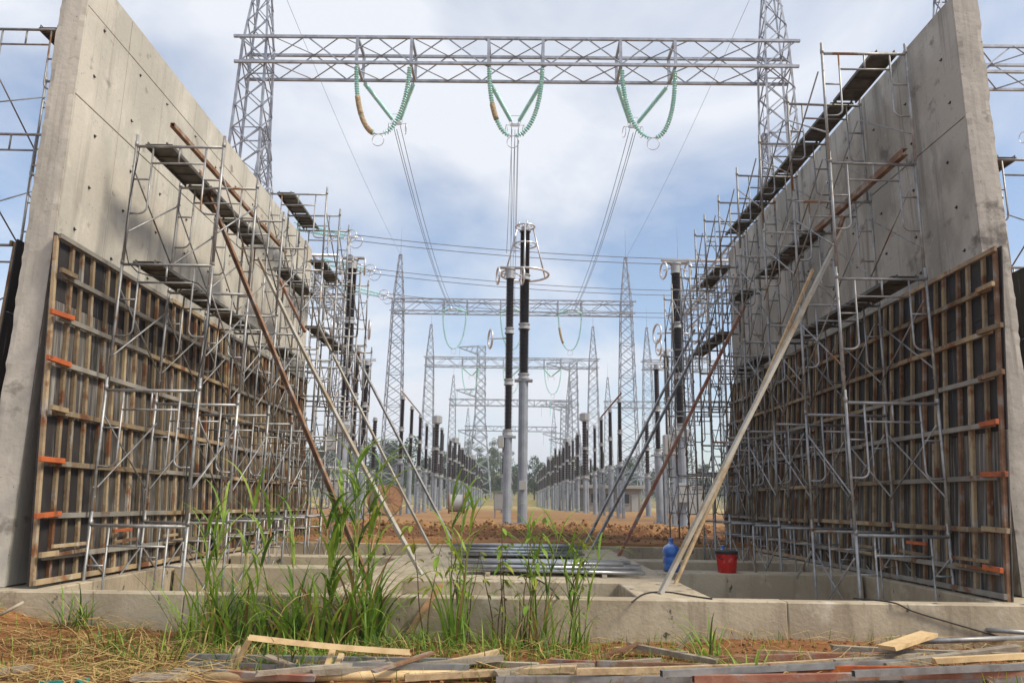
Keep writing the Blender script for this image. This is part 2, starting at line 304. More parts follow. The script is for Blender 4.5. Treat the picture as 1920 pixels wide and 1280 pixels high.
# ------------------------------------------------------------------ fire walls
def fire_wall(name, s, X, y0, y1, top, m, vj, hj, label):
    """s: side of the yard (-1 left, +1 right); inner face at X, thickness .36 outwards."""
    th = .36; o = Vector((s * (X + th / 2), (y0 + y1) / 2, BT))
    e = empty(name, o, label=label, cat='wall')
    pt = .03
    xi = s * (X + pt); xo = s * (X + th)
    MB().box(min(xi, xo), max(xi, xo), y0 + .03, y1, BT, top - .004).build('core', M[m], e, o=o)
    Y = [y0] + vj + [y1]; Z = [BT] + hj + [top]
    for i in range(len(Y) - 1):
        for k in range(len(Z) - 1):
            a, b = s * (X + random.uniform(-.004, .003)), s * (X + pt + .001)
            MB().box(min(a, b), max(a, b), Y[i] + .006 + (.0 if i else .028), Y[i + 1] - .006, Z[k] + .006, Z[k + 1] - .006, .004).build('concrete_panel', M[m], e, o=o)
    # rough end face with ragged edges
    nz, nx = 90, 5; vs = []; fs = []
    for k in range(nz + 1):
        z = BT + (top - BT) * k / nz
        for i in range(nx + 1):
            u = i / nx; x = X + th * u
            rag = abs(noise.noise(Vector((0, i * 3.1, z * 4.3)))) * .022 + abs(noise.noise(Vector((3, i, z * 17)))) * .012
            if i == 0: x -= .004 - rag * .8
            if i == nx: x += .004 - rag
            yy = y0 - .002 + (rag if i in (0, nx) else 0) + .006 * noise.noise(Vector((x * 9, z * 5, 2))) 
            vs.append((s * x, yy, z))
    for k in range(nz):
        for i in range(nx):
            q = (k * (nx + 1) + i, k * (nx + 1) + i + 1, (k + 1) * (nx + 1) + i + 1, (k + 1) * (nx + 1) + i); fs.append(q if s > 0 else q[::-1])
    mb = MB().add(vs, fs); n0 = len(mb.v)
    for col in (0, nx):   # close the sides back to the core
        vs2 = []; fs2 = []
        for k in range(nz + 1):
            p = vs[k * (nx + 1) + col]; vs2 += [p, (p[0], y0 + .032, p[2])]
        for k in range(nz): fs2.append((2 * k, 2 * k + 1, 2 * k + 3, 2 * k + 2))
        mb.add(vs2, fs2)
    tp = [vs[nz * (nx + 1) + i] for i in range(nx + 1)]; mb.add(tp + [(p[0], y0 + .032, p[2]) for p in tp], [(i, i + 1, i + nx + 2, i + nx + 1) for i in range(nx)])
    mb.build('wall_end', M[m], e, o=o)
    # tie-rod stubs and holes left in the face
    zz = 4.9
    while zz < top - .3:
        yy = y0 + .45 + random.uniform(-.1, .1)
        while yy < y1 - .2:
            h = MB(); py = yy + random.uniform(-.08, .08); pz = zz + random.uniform(-.08, .08)
            h.lathe([(.022, 0), (.026, .006), (.012, .012)], 7, (s * (X - .000), py, pz), (-s, 0, 0))
            h.tube([(s * (X - .004), py, pz), (s * (X - .03), py + random.uniform(-.012, .012), pz - random.uniform(0, .02))], .008, 5)
            h.build('tie_stub', M['black'], e, o=o); yy += 1.05
        zz += .72
    return e
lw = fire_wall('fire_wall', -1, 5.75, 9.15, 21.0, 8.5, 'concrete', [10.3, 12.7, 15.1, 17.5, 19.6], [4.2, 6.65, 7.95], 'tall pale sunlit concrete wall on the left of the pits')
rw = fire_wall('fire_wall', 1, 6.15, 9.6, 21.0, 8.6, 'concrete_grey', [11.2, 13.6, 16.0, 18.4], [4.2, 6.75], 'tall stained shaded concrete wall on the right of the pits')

# ------------------------------------------------------------------ timber wall forms (plywood sheets, studs, walers)
def form_panel(s, xb, xt, y0, y1, z0, z1, label, rows, stubs=True, worn=2, inner=True, st=.30):
    """Leaning form on side s; the ribbed face looks to the yard's middle when inner."""
    ln = y1 - y0; h = z1 - z0; lean = math.atan2(xt - xb, h) * s
    e = empty('wall_form', (s * xb, y0, z0), (0, lean, 0), label, 'formwork', 'timber forms against the concrete walls')
    d = -s if inner else s       # ribs point this way
    def bx(name, a, b, ya, yb, za, zb, m, c=.004):
        x0_, x1_ = sorted((d * a, d * b)); return MB().box(x0_, x1_, ya, yb, za, zb, c).build(name, M[m], e)
    n = max(1, round(ln / 1.22)); hs = [0, h * .46, h * .80, h]
    for i in range(n):
        for k in range(3):
            bx('plywood_sheet', -.018 - random.uniform(0, .004), 0, ln * i / n + .003, ln * (i + 1) / n - .003, hs[k] + .003, hs[k + 1] - .003, 'ply_worn' if k < worn and random.random() < .75 else 'ply', .002)
    m = round(ln / st)
    for i in range(m + 1):
        y = ln * i / m + (random.uniform(-.03, .03) if 0 < i < m else 0); y = min(max(y, .035), ln - .035)
        a = MB().box(*sorted((d * .001, d * .05)), -.024, .024, 0, h + random.uniform(-.06, .0), .004)
        ob = a.build('stud', M['rust' if (i == 0 and s > 0) or random.random() < .07 else 'form_wood'], e); ob.location = (0, y, 0); ob.rotation_euler.x = random.uniform(-.012, .012)
        if 0 < i < m and random.random() < .12:
            a = MB().box(*sorted((d * .002, d * .045)), -.024, .024, 0, h * random.uniform(.3, .6), .004); o2 = a.build('stud', M['timber_old'], e); o2.location = (0, y + .052, random.choice([0, h * .35]))
    for zr in rows:
        za = zr * h
        p0 = .12 if 0.02 < zr < .97 else 0.0
        j = random.choice([.42, .55, .63]) * ln
        for (ya, yb) in ((p0, j - .002), (j + .002, ln)):
            w_ = bx('waler', .052, .052 + random.uniform(.035, .045), ya, yb, -.032, .032, 'form_wood' if random.random() < .55 else 'form_steel', .004); w_.location.z = za + random.uniform(-.015, .015)
    if stubs:
        for k, zr in enumerate(rows[1:-1]):
            big = k in (1, 2, 4, 5)
            st_ = bx('end_stub', .062, .105, -.16 if big else -.02, .32, -.03, .03, 'orange' if (big if s < 0 else k in (0, 2, 3)) else 'form_wood', .003); st_.location = (d * .04, 0, zr * h + .02); st_.rotation_euler.x = random.uniform(-.05, .05)
            if st_.data.materials[0] == M['orange']: st_['label'] = 'bright orange primed steel stub at the end of the waler'
        for q in range(3):
            yy = .15 + 1.45 * q + random.uniform(0, .2); c = bx('cleat', .105, .14, 0, .75 if q == 0 else .5, -.022, .022, 'form_wood' if q != 1 else 'orange'); c.location = (0, yy, .42 + .13 * (q % 2))
            c = bx('cleat', .105, .14, 0, .68, -.022, .022, 'form_wood'); c.location = (0, yy + .03, .32 + .08 * (q % 2)); c.rotation_euler.x = .03
    return e
rows = [.01, .075, .18, .33, .475, .61, .745, .875, .99]
form_panel(-1, 5.42, 5.69, 9.06, 14.9, .50, 4.72, 'ribbed timber form leaning on the left wall, near panel with orange stubs', rows)
form_panel(-1, 5.42, 5.69, 15.0, 20.9, .50, 4.72, 'ribbed timber form leaning on the left wall, far panel', rows, stubs=False)
form_panel(1, 5.72, 6.09, 9.12, 14.9, .47, 4.74, 'dark ribbed timber form leaning on the right wall, near panel with rusty end post', rows, worn=1)
form_panel(1, 5.72, 6.09, 15.0, 20.9, .47, 4.74, 'dark ribbed timber form leaning on the right wall, far panel', rows, stubs=False, worn=1)
form_panel(-1, 6.85, 6.72, 9.9, 15.5, -.1, 4.9, 'dark form panel standing clear of the outer face of the left wall', rows, stubs=False, worn=0, inner=False)
form_panel(1, 7.05, 7.12, 10.0, 15.5, -.1, 4.8, 'black form panel standing clear of the outer face of the right wall', rows, stubs=False, worn=0, inner=False)

# ------------------------------------------------------------------ scaffolds
FW, FH = 1.22, 1.72
def frame_mesh():
    b = MB(); r = .021; r2 = .0145
    for x in (0, FW):
        b.tube([(x, 0, 0), (x, 0, FH + .12)], r, 8); b.tube([(x, 0, FH - .045), (x, 0, FH + .02)], .027, 8)
    b.tube([(0, 0, FH - .05), (FW, 0, FH - .05)], r, 8); b.tube([(.24, 0, FH - .30), (FW - .24, 0, FH - .30)], r2, 6)
    for sx, x0 in ((1, 0), (-1, FW)):
        xi = x0 + sx * .24; pts = [(xi, 0, FH - .05), (xi, 0, .78)]
        for a in range(1, 5):
            t_ = a / 4 * math.pi / 2; pts.append((xi - sx * .1 * (1 - math.cos(t_)), 0, .78 - .1 * math.sin(t_)))
        pts.append((x0, 0, .68)); b.tube(pts, r2, 6)
        b.tube([(x0, 0, 1.18), (xi, 0, 1.18)], r2 * .9, 6); b.tube([(x0, 0, .30), (x0 + sx * .03, 0, .30)], .008, 5)
        for zz in (.42, 1.38): b.tube([(x0, -.035, zz), (x0, .035, zz)], .007, 5)
    b.tube([(FW / 2, 0, FH - .05), (FW / 2, 0, FH - .30)], r2, 6)
    return b.mesh('scaffold_frame', M['galv'], True)
FRAME = frame_mesh()
BR = {}
def brace_mesh(L_):
    k = round(L_, 2)
    if k not in BR: BR[k] = MB().tube([(0, 0, 0), (0, L_, 0)], .0125, 6).mesh('cross_brace', M['galv'], True)
    return BR[k]
def scaffold(x0, z0, Ys, tiers, label, lean=0.0):
    e = empty('scaffold', (x0, Ys[0], z0), label=label, cat='scaffold')
    for i, y in enumerate(Ys):
        for k in range(tiers[i]):
            f = inst('frame', FRAME, e, (random.uniform(-.012, .012) + lean * k * FH, y - Ys[0] + random.uniform(-.01, .01), k * FH), (random.uniform(-.004, .004), lean + random.uniform(-.004, .004), random.uniform(-.03, .03)))
    for i in range(len(Ys) - 1):
        dy = Ys[i + 1] - Ys[i]
        for k in range(min(tiers[i], tiers[i + 1])):
            for sx in (0, 1):
                for a, bz in ((.42, 1.38), (1.38, .42)):
                    if random.random() < .08: continue
                    ob = inst('cross_brace', brace_mesh(math.hypot(dy, 1.38 - .42)), e, (sx * FW + (.026 if a < bz else -.026), Ys[i] - Ys[0], k * FH + a), (math.atan2(bz - a, dy), 0, 0))
    return e
LZ = -.52
YL = [10.0, 11.45, 12.9, 14.35, 15.8, 17.1, 18.1]; TL = [4, 4, 4, 4, 5, 5, 5]
YR = [10.2, 11.65, 13.1, 14.5, 15.95, 17.1, 18.1]; TR = [5] * 7
YB = [18.75, 19.75, 20.9, 22.0]
XL, XR = -5.30, 4.46
scaffold(XL, LZ, YL, TL, 'galvanised frame scaffold standing in the pit along the left wall')
scaffold(XR, LZ, YR, TR, 'galvanised frame scaffold standing in the pit along the right wall', lean=.006)
scaffold(XL, .6, YB, [4, 4, 4, 3], 'frame scaffold standing on the soil at the far end of the left wall')
scaffold(XR + .03, .6, YB, [4, 4, 4, 4], 'frame scaffold standing on the soil at the far end of the right wall')
scaffold(-8.05, -.1, [10.5, 12.0, 13.5], [5, 5, 5], 'scaffold on the outer side of the left wall, at the photo edge')
scaffold(7.2, -.1, [10.9, 12.4, 13.9], [4, 4, 4], 'scaffold on the outer side of the right wall, at the photo edge')
# deck planks: steel, perforated, hooked over the top bars
def deck_mesh(L_):
    b = MB(); wd = .38
    b.box(0, wd, .03, L_ - .03, .022, .03); b.box(0, .018, .03, L_ - .03, -.02, .0215); b.box(wd - .018, wd, .03, L_ - .03, -.02, .0215)
    for i in range(5):
        y = .12 + (L_ - .24) * i / 4; b.box(.02, wd - .02, y - .012, y + .012, .0, .0215)
    for y in (0, L_):
        for x in (.06, wd - .06): b.tube([(x, y - .02, -.01), (x, y - .02, .03), (x, y + .02, .03), (x, y + .02, -.01)], .009, 5)
    return b.mesh('deck_plank', M['deck'])
DK = {}
def deck(side, Ys, i, k, xo, z0, j, where):
    L_ = Ys[i + 1] - Ys[i]; q = round(L_, 2)
    if q not in DK: DK[q] = deck_mesh(L_)
    x0 = XL if side < 0 else XR
    lean = .006 * (k + 1) * FH if side > 0 else 0
    far = Ys is YB
    if far: lean = 0
    o = inst('deck_plank', DK[q], None, (x0 + xo + lean, Ys[i], z0 + (k + 1) * FH - .02), (0, 0, random.uniform(-.008, .008)))
    tier = ['lowest', 'second', 'third', 'fourth', 'fifth'][k]
    tag(o, f"deck plank on the {'far ' if far else ''}{'left' if side < 0 else 'right'} scaffold, {tier} tier, {ORD[i]} bay, {where} side", 'deck plank', 'steel deck planks on the scaffolds')
for i in range(0, 6):
    if i in (0, 1, 2): deck(-1, YL, i, 3, .10, LZ, 0, 'wall-side')
    if i in (0, 1, 2, 4): deck(-1, YL, i, 2, .12, LZ, 0, 'wall-side')
    if i in (4, 5, 6): deck(-1, YL, i, 4, .10, LZ, 0, 'wall-side'); deck(-1, YL, i, 3, .14, LZ, 0, 'wall-side')
    deck(1, YR, i, 4, .74, LZ, 0, 'wall-side')
    if i in (0, 1, 2, 4, 5): deck(1, YR, i, 2, .76, LZ, 0, 'wall-side')
    if i in (2, 3, 5): deck(1, YR, i, 3, .74, LZ, 0, 'wall-side')
for s_ in (-1, 1):
    for i in range(3):
        for k in ((3, 2) if i < 2 else (2,)): deck(s_, YB, i, k, .1 if s_ < 0 else .72, .6, 0, 'wall')
for (x, y, z, lb) in ((-7.3, 10.5, -.12 + 5 * FH, 'left'), (7.32, 10.9, -.12 + 4 * FH, 'right')):
    tag(inst('deck_plank', DK[1.45], None, (x, y, z)), f'deck plank on top of the scaffold on the outer side of the {lb} wall', 'deck plank', 'steel deck planks on the scaffolds')

# ------------------------------------------------------------------ raking props and loose rails on the scaffolds
def bar(name, p, q, wd, ht, m, label, cat, prof='box', roll=0.0, group=None):
    p = Vector(p); q = Vector(q); b = MB()
    if prof == 'box':
        u, v = frame_of(q - p); u, v = u * math.cos(roll) + v * math.sin(roll), v * math.cos(roll) - u * math.sin(roll); n = 7; L_ = (q - p).length
        bu, bv = random.uniform(-.012, .012) * L_, random.uniform(-.008, .003) * L_; tw = random.uniform(-.12, .12); vs = []
        for i in range(n + 1):
            t_ = i / n; c = p + (q - p) * t_ + u * (bu * 4 * t_ * (1 - t_)) + v * (bv * 4 * t_ * (1 - t_)); ca, sa = math.cos(tw * t_), math.sin(tw * t_); u2, v2 = u * ca + v * sa, v * ca - u * sa
            for k, (a, e_) in enumerate(((-1, -1), (1, -1), (1, 1), (-1, 1))):
                sk = (q - p).normalized() * (random.uniform(-.02, .02) if i in (0, n) else 0)
                vs.append(c + u2 * (a * wd / 2 * random.uniform(.90, 1.0)) + v2 * (e_ * ht / 2 * random.uniform(.90, 1.0)) + sk)
        b.add(vs, [(0, 1, 2, 3), tuple(n * 4 + k for k in (3, 2, 1, 0))] + [(i * 4 + k, (i + 1) * 4 + k, (i + 1) * 4 + (k + 1) % 4, i * 4 + (k + 1) % 4) for i in range(n) for k in range(4)])
    elif prof == 'tube':
        b.tube([p, q], wd / 2, 10)
    elif prof == 'hollow':      # rectangular hollow section with a dark open end
        u, v = frame_of(q - p); u, v = u * math.cos(roll) + v * math.sin(roll), v * math.cos(roll) - u * math.sin(roll); th = .004
        for sg in (-1, 1):
            o1 = u * (sg * (wd / 2 - th / 2)); b.beam(p + o1, q + o1, th, ht - .0005, roll)
            o2 = v * (sg * (ht / 2 - th / 2)); b.beam(p + o2, q + o2, wd - 2 * th, th, roll)
    elif prof == 'chan':
        u, v = frame_of(q - p); u, v = u * math.cos(roll) + v * math.sin(roll), v * math.cos(roll) - u * math.sin(roll); th = .006
        b.beam(p, q, th, ht, roll)
        for sg in (-1, 1):
            o2 = v * (sg * (ht / 2 - th / 2)) + u * (wd / 2); b.beam(p + o2, q + o2, wd, th, roll)
    ob = b.build(name, M[m], None, prof == 'tube', o=p); return tag(ob, label, cat, group)
def slabpt(px, py, z=BT): return atZ(px, py, z)
bar('prop', atY(375, 322, 11.9), slabpt(696, 1098), .04, .065, 'rust', 'long rusty steel channel prop raking down from the left scaffold to the slab', 'prop', 'chan')
bar('prop', atY(485, 484, 14.2), slabpt(791, 1077), .055, .055, 'pale', 'grey timber prop raking from the left scaffold to the middle of the slab', 'prop')
bar('prop', atY(520, 517, 15.2), atY(572, 622, 14.9), .05, .05, 'rust_red', 'short red-brown steel piece beside the head of the grey timber prop on the left', 'prop', 'hollow')
bar('prop', atY(598, 612, 18.3), slabpt(812, 1037), .05, .05, 'pale', 'grey timber prop from the left scaffold to the rear of the slab', 'prop')
bar('prop', atY(662, 655, 21.4), atZ(846, 1012, .62), .055, .055, 'galv', 'thin steel prop farthest back on the left, foot on the soil', 'prop', 'hollow')
bar('prop', atY(1582, 428, 10.9), slabpt(1238, 1113), .052, .052, 'pale', 'long pale prop raking from the right scaffold to the front of the slab', 'prop', 'hollow')
bar('prop', atY(1524, 505, 11.4), slabpt(1266, 1094), .04, .04, 'timber', 'brown timber prop just behind the long pale prop on the right', 'prop')
bar('prop', atY(1397, 572, 16.6), slabpt(1160, 1042), .06, .06, 'rust_red', 'dark red-brown prop from the right scaffold to the slab edge by the pipes', 'prop', 'hollow')
bar('prop', atY(1336, 597, 19.4), atZ(1110, 1030, BT), .06, .06, 'galv', 'grey steel prop on the right in front of the dark upright bushing', 'prop', 'hollow')
bar('prop', atY(1302, 618, 20.3), atZ(1094, 1026, BT), .055, .055, 'galv', 'grey steel prop farthest back on the right', 'prop', 'hollow')
bar('rail', (5.45, 10.0, 6.40), (5.45, 15.7, 6.40), .08, .1, 'rust', 'dark rusty channel laid along the frames of the right scaffold, pointing away', 'rail', 'chan')
bar('rail', (-4.62, 9.55, 6.42), (-4.62, 14.9, 6.42), .06, .06, 'rust', 'dark square steel rail laid along the top frames of the left scaffold', 'rail', 'hollow')
bar('rail', atY(1560, 468, 11.4), atY(1582, 405, 11.2), .05, .05, 'rust', 'short rusty offcut jutting up beside the long pale prop head', 'offcut', 'hollow')

# ------------------------------------------------------------------ gantries (lattice steel portals)
def lattice_col(b, legs, c, w0, w1, z0, z1, n, leg=.11, br=.07, bot=None):
    def cor(z, i):
        f = (z - z0) / (z1 - z0); hw = (w0 + (w1 - w0) * f) / 2; return Vector((c[0] + (hw if i in (1, 2) else -hw), c[1] + (hw if i in (2, 3) else -hw), z))
    for i in range(4): legs[i].angle(cor(z0, i), cor(z1, i), leg, .016, 1)
    zs = [z0]; 
    for k in range(n): zs.append(z0 + (z1 - z0) * (1 - (1 - (k + 1) / n) ** 1.0))
    for k in range(n):
        for i in range(4):
            j = (i + 1) % 4
            a, d_ = (cor(zs[k], i), cor(zs[k + 1], j)) if (k + i) % 2 else (cor(zs[k], j), cor(zs[k + 1], i)); b.angle(a, d_, br, .01)
            if w0 > 1.2: 
                a2, d2 = (cor(zs[k], j), cor(zs[k + 1], i)) if (k + i) % 2 else (cor(zs[k], i), cor(zs[k + 1], j)); b.angle(a2, d2, br, .01, -1)
        if k % 3 == 2:
            for i in range(4): b.angle(cor(zs[k + 1], i), cor(zs[k + 1], (i + 1) % 4), br, .01)
SPAN, GZ0, GZ1, GD = 30.0, 25.2, 26.8, 1.9
def gantry(label):
    e = empty('gantry', (0, 0, 0), label=label, cat='gantry', group='lattice steel gantries over the switchyard')
    for sx in (-1, 1):
        cx = sx * SPAN / 2; legs = [MB() for _ in range(4)]; b = MB()
        lattice_col(b, legs, (cx, 0), 2.75, 1.35, 0, GZ1 + .05, 19, .13, .065)
        col = b.build('column', M['galv_lat'], e)
        for l in legs: l.build('leg', M['galv_lat'], col)
        b = MB(); lg = [MB() for _ in range(4)]; lattice_col(b, lg, (cx, 0), 1.33, .3, GZ1 + .06, GZ1 + 6.2, 5, .11, .06)
        b.box(cx - .2, cx + .2, -.2, .2, GZ1 + 6.2, GZ1 + 6.26); b.tube([(cx, 0, GZ1 + 6.26), (cx, 0, GZ1 + 10.2)], .03, 6, rad=[.035, .012])
        for l in lg: b.v, b.f, b.m = (b.add(l.v, l.f)).v, b.f, b.m
        b.build('peak', M['galv_lat'], e)
    x0, x1 = -SPAN / 2 - 1.0, SPAN / 2 + 1.0; h = GD / 2
    gir = MB(); n = 16; X = [x0 + (x1 - x0) * i / n for i in range(n + 1)]
    for i in range(n):
        for y in (-h, h):
            a, c = (GZ0, GZ1) if i % 2 else (GZ1, GZ0); gir.angle((X[i], y, a), (X[i + 1], y, c), .085, .01)
        for z in (GZ0, GZ1):
            a, c = (-h, h) if i % 2 else (h, -h); gir.angle((X[i], a, z), (X[i + 1], c, z), .08, .01)
    for ph in (-7.5, 0, 7.5):
        for dx in (-1.55, 1.55):
            for y in (-h, h): gir.beam((ph + dx, y, GZ0), (ph + dx, y, GZ1), .16, .14)
            for z in (GZ0, GZ1): gir.beam((ph + dx, -h, z), (ph + dx, h, z), .14, .16)
    go = gir.build('girder', M['galv_lat'], e)
    for y in (-h, h):
        for z in (GZ0, GZ1):
            MB().beam((x0 - (.15 if z > GZ0 else .0), y, z), (x1 + (.15 if z > GZ0 else .0), y, z), .15, .15).build('chord', M['galv_lat'], go)
    return e
YARD = .6
GY = [40.3, 98.0, 139.0, 197.0, 268.0]
g0 = gantry('nearest lattice gantry spanning the full view above both walls'); g0.location = (0, GY[0], YARD); g0.rotation_euler.z = R(-.5)
for i in range(1, 5):
    c = copy_tree(g0); c.location = (0, GY[i], YARD); c.rotation_euler.z = 0; c['label'] = f'lattice gantry across the middle of the yard, {nth(i)}'
for i, sx in ((0, 40.4), (2, 40), (3, 40)):
    c = copy_tree(g0); c.location = (sx, GY[i], YARD); c['label'] = ['lattice gantry beyond the right wall, at the right photo edge', '', 'lattice gantry in the right-hand bay, nearer of the two behind the right scaffold', 'lattice gantry in the right-hand bay, farther of the two behind the right scaffold'][i]
for sx, nm in ((-18.3, 'left'), (18.5, 'right')):
    c = copy_tree(g0); c.location = (sx, 67.5, YARD - 5.2); c.rotation_euler.z = R(90); c['label'] = f'lattice gantry set lengthwise along the {nm} side of the yard'

# ------------------------------------------------------------------ glass insulator strings, jumpers and conductors
def path_len(p): return sum((p[i + 1] - p[i]).length for i in range(len(p) - 1))
def sample(p, s):
    for i in range(len(p) - 1):
        l = (p[i + 1] - p[i]).length
        if s <= l: return p[i] + (p[i + 1] - p[i]) * (s / l), (p[i + 1] - p[i]).normalized()
        s -= l
    return p[-1], (p[-1] - p[-2]).normalized()
def istring(path, lab, grp, rad=.14, sp=.15, wrap=None, n=10, ringend=None):
    path = [Vector(p) for p in path]; o = path[0]; e = empty('insulator_string', o, label=lab, cat='insulator', group=grp)
    L_ = path_len(path); k = int((L_ - .3) / sp); b = MB()
    for i in range(k):
        c, t_ = sample(path, .15 + i * sp)
        b.lathe([(.04, 0), (.05, .03), (rad * .75, .05), (rad, .085), (rad * .97, .10), (.05, .075), (.03, .12)], n, c, t_)
    b.build('glass_discs', M['glass'], e, True, o=o)
    MB().tube(path, .024, 5).build('pin_core', M['wire'], e, True, o=o)
    if wrap:
        wb = MB()
        for f0, f1 in wrap:
            pts = [sample(path, L_ * (f0 + (f1 - f0) * q / 6))[0] for q in range(7)]; wb.tube(pts, .15, 10)
        wb.build('wrapping', M['wrap'], e, True, o=o)
    if ringend: MB().ring(ringend[0] - o, ringend[1], ringend[2], .025, 24, 6).build('grading_ring', M['alu'], e, True)
    return e
def catenary(p, q, sag, n=14): 
    p = Vector(p); q = Vector(q); return [p + (q - p) * (i / n) - Vector((0, 0, 4 * sag * (i / n) * (1 - i / n))) for i in range(n + 1)]
PH = ['left', 'middle', 'right']
def phase_set(gx, gy, ph, k, where, drop, lat, first=True, y2=None, wrapped=None, away=4.6):
    z = YARD + GZ0 - .12; y = gy + (GD / 2 if first else -GD / 2); x = gx + ph
    yoke = Vector((x, gy + (away if first else -away), z - (.75 if first else .5)))
    for sx in (-1, 1):
        istring([(x + sx * 1.5, y, z), (x + sx * .18, yoke.y - .1 * (1 if first else -1), yoke.z + .1)], f"straight glass string, {['left','','right'][sx+1]} arm of the {PH[k]} V on the {where} gantry", 'tension strings on the gantries')
    low = Vector((x + lat, gy - GD / 2 - .1, z - drop)); n = 10
    for sx in (-1, 1):
        a = Vector((x + sx * 1.5, gy - GD / 2, z)); pts = []
        for i in range(n + 1):
            u = i / n; pts.append(Vector((low.x + (a.x - low.x) * (1 - u ** 2.0) ** .55 if u < 1 else low.x, a.y + (low.y - a.y) * u, a.z + (low.z - a.z) * u)))
        # smooth U: quarter ellipse
        pts = [Vector((low.x + (a.x - low.x) * math.cos(q * math.pi / 2 / n) ** .9, a.y + (low.y - a.y) * q / n, a.z + (low.z - a.z) * math.sin(q * math.pi / 2 / n))) for q in range(n + 1)]
        istring(pts, f"{['left','','right'][sx+1]} half of the hanging glass loop, {PH[k]} phase of the {where} gantry", 'hanging loops on the gantries', wrap=wrapped if sx < 0 else None, ringend=(low - Vector((0, 0, .35)), (.1, 1, .15), .33) if sx > 0 else None)
    b = MB(); b.box(yoke.x - .3, yoke.x + .3, yoke.y - .05, yoke.y + .05, yoke.z - .08, yoke.z + .1)
    for sx in (-1, 1):
        b.ring(yoke + Vector((sx * .55, .2, -.25)), (1, .25, 0), .36, .025, 20, 5, .8); b.tube([yoke, yoke + Vector((sx * .55, .2, .1))], .02, 5)
    b.tube([yoke + Vector((-.35, 0, .1)), yoke + Vector((-.3, 0, .65)), yoke + Vector((.3, 0, .65)), yoke + Vector((.35, 0, .1))], .02, 5)
    tag(b.build('yoke_plate', M['alu'], None, o=yoke), f'ringed yoke where the {PH[k]} strings of the {where} gantry meet', 'yoke')
    return yoke
yk1 = []; yk2 = []
wraps = [[(.42, .66), (.68, .93)], [(.50, .70)], None]
for k, ph in enumerate((-7.5, 0, 7.5)):
    yk1.append(phase_set(0, GY[0], ph, k, 'nearest', 4.35, (-.05, -.1, .15)[k], wrapped=wraps[k]))
    yk2.append(phase_set(0, GY[1], ph, k, 'second', 4.9, 0, first=False, wrapped=[(.35, .75)] if k == 2 else None))
    phase_set(0, GY[2], ph, k, 'third', 4.9, 0, wrapped=None)
    for sx in (-.22, .22, 0):
        a = yk1[k] + Vector((sx, 0, -.15 if sx else -.4)); c = yk2[k] + Vector((sx, 0, -.15 if sx else -.4))
        tag(MB().tube(catenary(a, c, 1.3), .022, 5).build('conductor', M['wire'], None, True), f"{['outer left', 'inner', 'outer right'][[-.22, 0, .22].index(sx)]} wire of the {PH[k]} conductor bundle between first and second gantries", 'conductor', 'phase conductors overhead')
phase_set(40.4, GY[0], -7.5, 0, 'right-edge', 4.35, 0)
for sx, nm in ((-15, 'left'), (15, 'right')):
    tag(MB().tube(catenary((sx, GY[0], YARD + GZ1 + 6.2), (sx, GY[1], YARD + GZ1 + 6.2), .8), .014, 4).build('earth_wire', M['wire']), f'thin earth wire between the {nm} peaks of the first two gantries', 'wire')
# lines strung across the yard
for k, (px, py, Y) in enumerate(((661, 445, 57.0), (697, 508, 65.2), (722, 554, 73.5))):
    a = atY(px, py, Y); st = Vector((-17.2, Y, a.z + .9))
    for q, dz in ((0, .26), (1, -.26)):
        istring([st + Vector((0, 0, dz)), a + Vector((-.3, 0, dz * .5))], f"{['upper', 'lower'][q]} glass string of the {ORD[k]} line strung across the yard", 'strings of the cross-yard lines', n=8)
    b = MB(); b.ring(a + Vector((-.1, -.3, 0)), (0.25, 1, 0), .52, .035, 24, 6); b.ring(a + Vector((.25, .3, -.25)), (0.25, 1, 0), .52, .035, 24, 6); b.box(a.x - .35, a.x + .4, Y - .06, Y + .06, a.z - .05, a.z + .05); b.tube([a + Vector((-.1, -.3, -.52)), a + Vector((-.1, -.3, .52))], .025, 5); b.tube([a + Vector((-.62, -.3, 0)), a + Vector((.42, -.3, 0))], .025, 5)
    tag(b.build('corona_ring_pair', M['alu'], None, True, o=a), f'pair of round corona rings ending the {ORD[k]} cross-yard line', 'corona ring')
    for q, dz in ((0, .2), (1, -.25)):
        tag(MB().tube(catenary(a + Vector((.2, 0, dz)), (17, Y, a.z + dz - 1.6), .45), .03, 5).build('conductor', M['wire'], None, True), f"{['upper', 'lower'][q]} wire of the {ORD[k]} cross-yard line", 'conductor', 'cross-yard conductors')

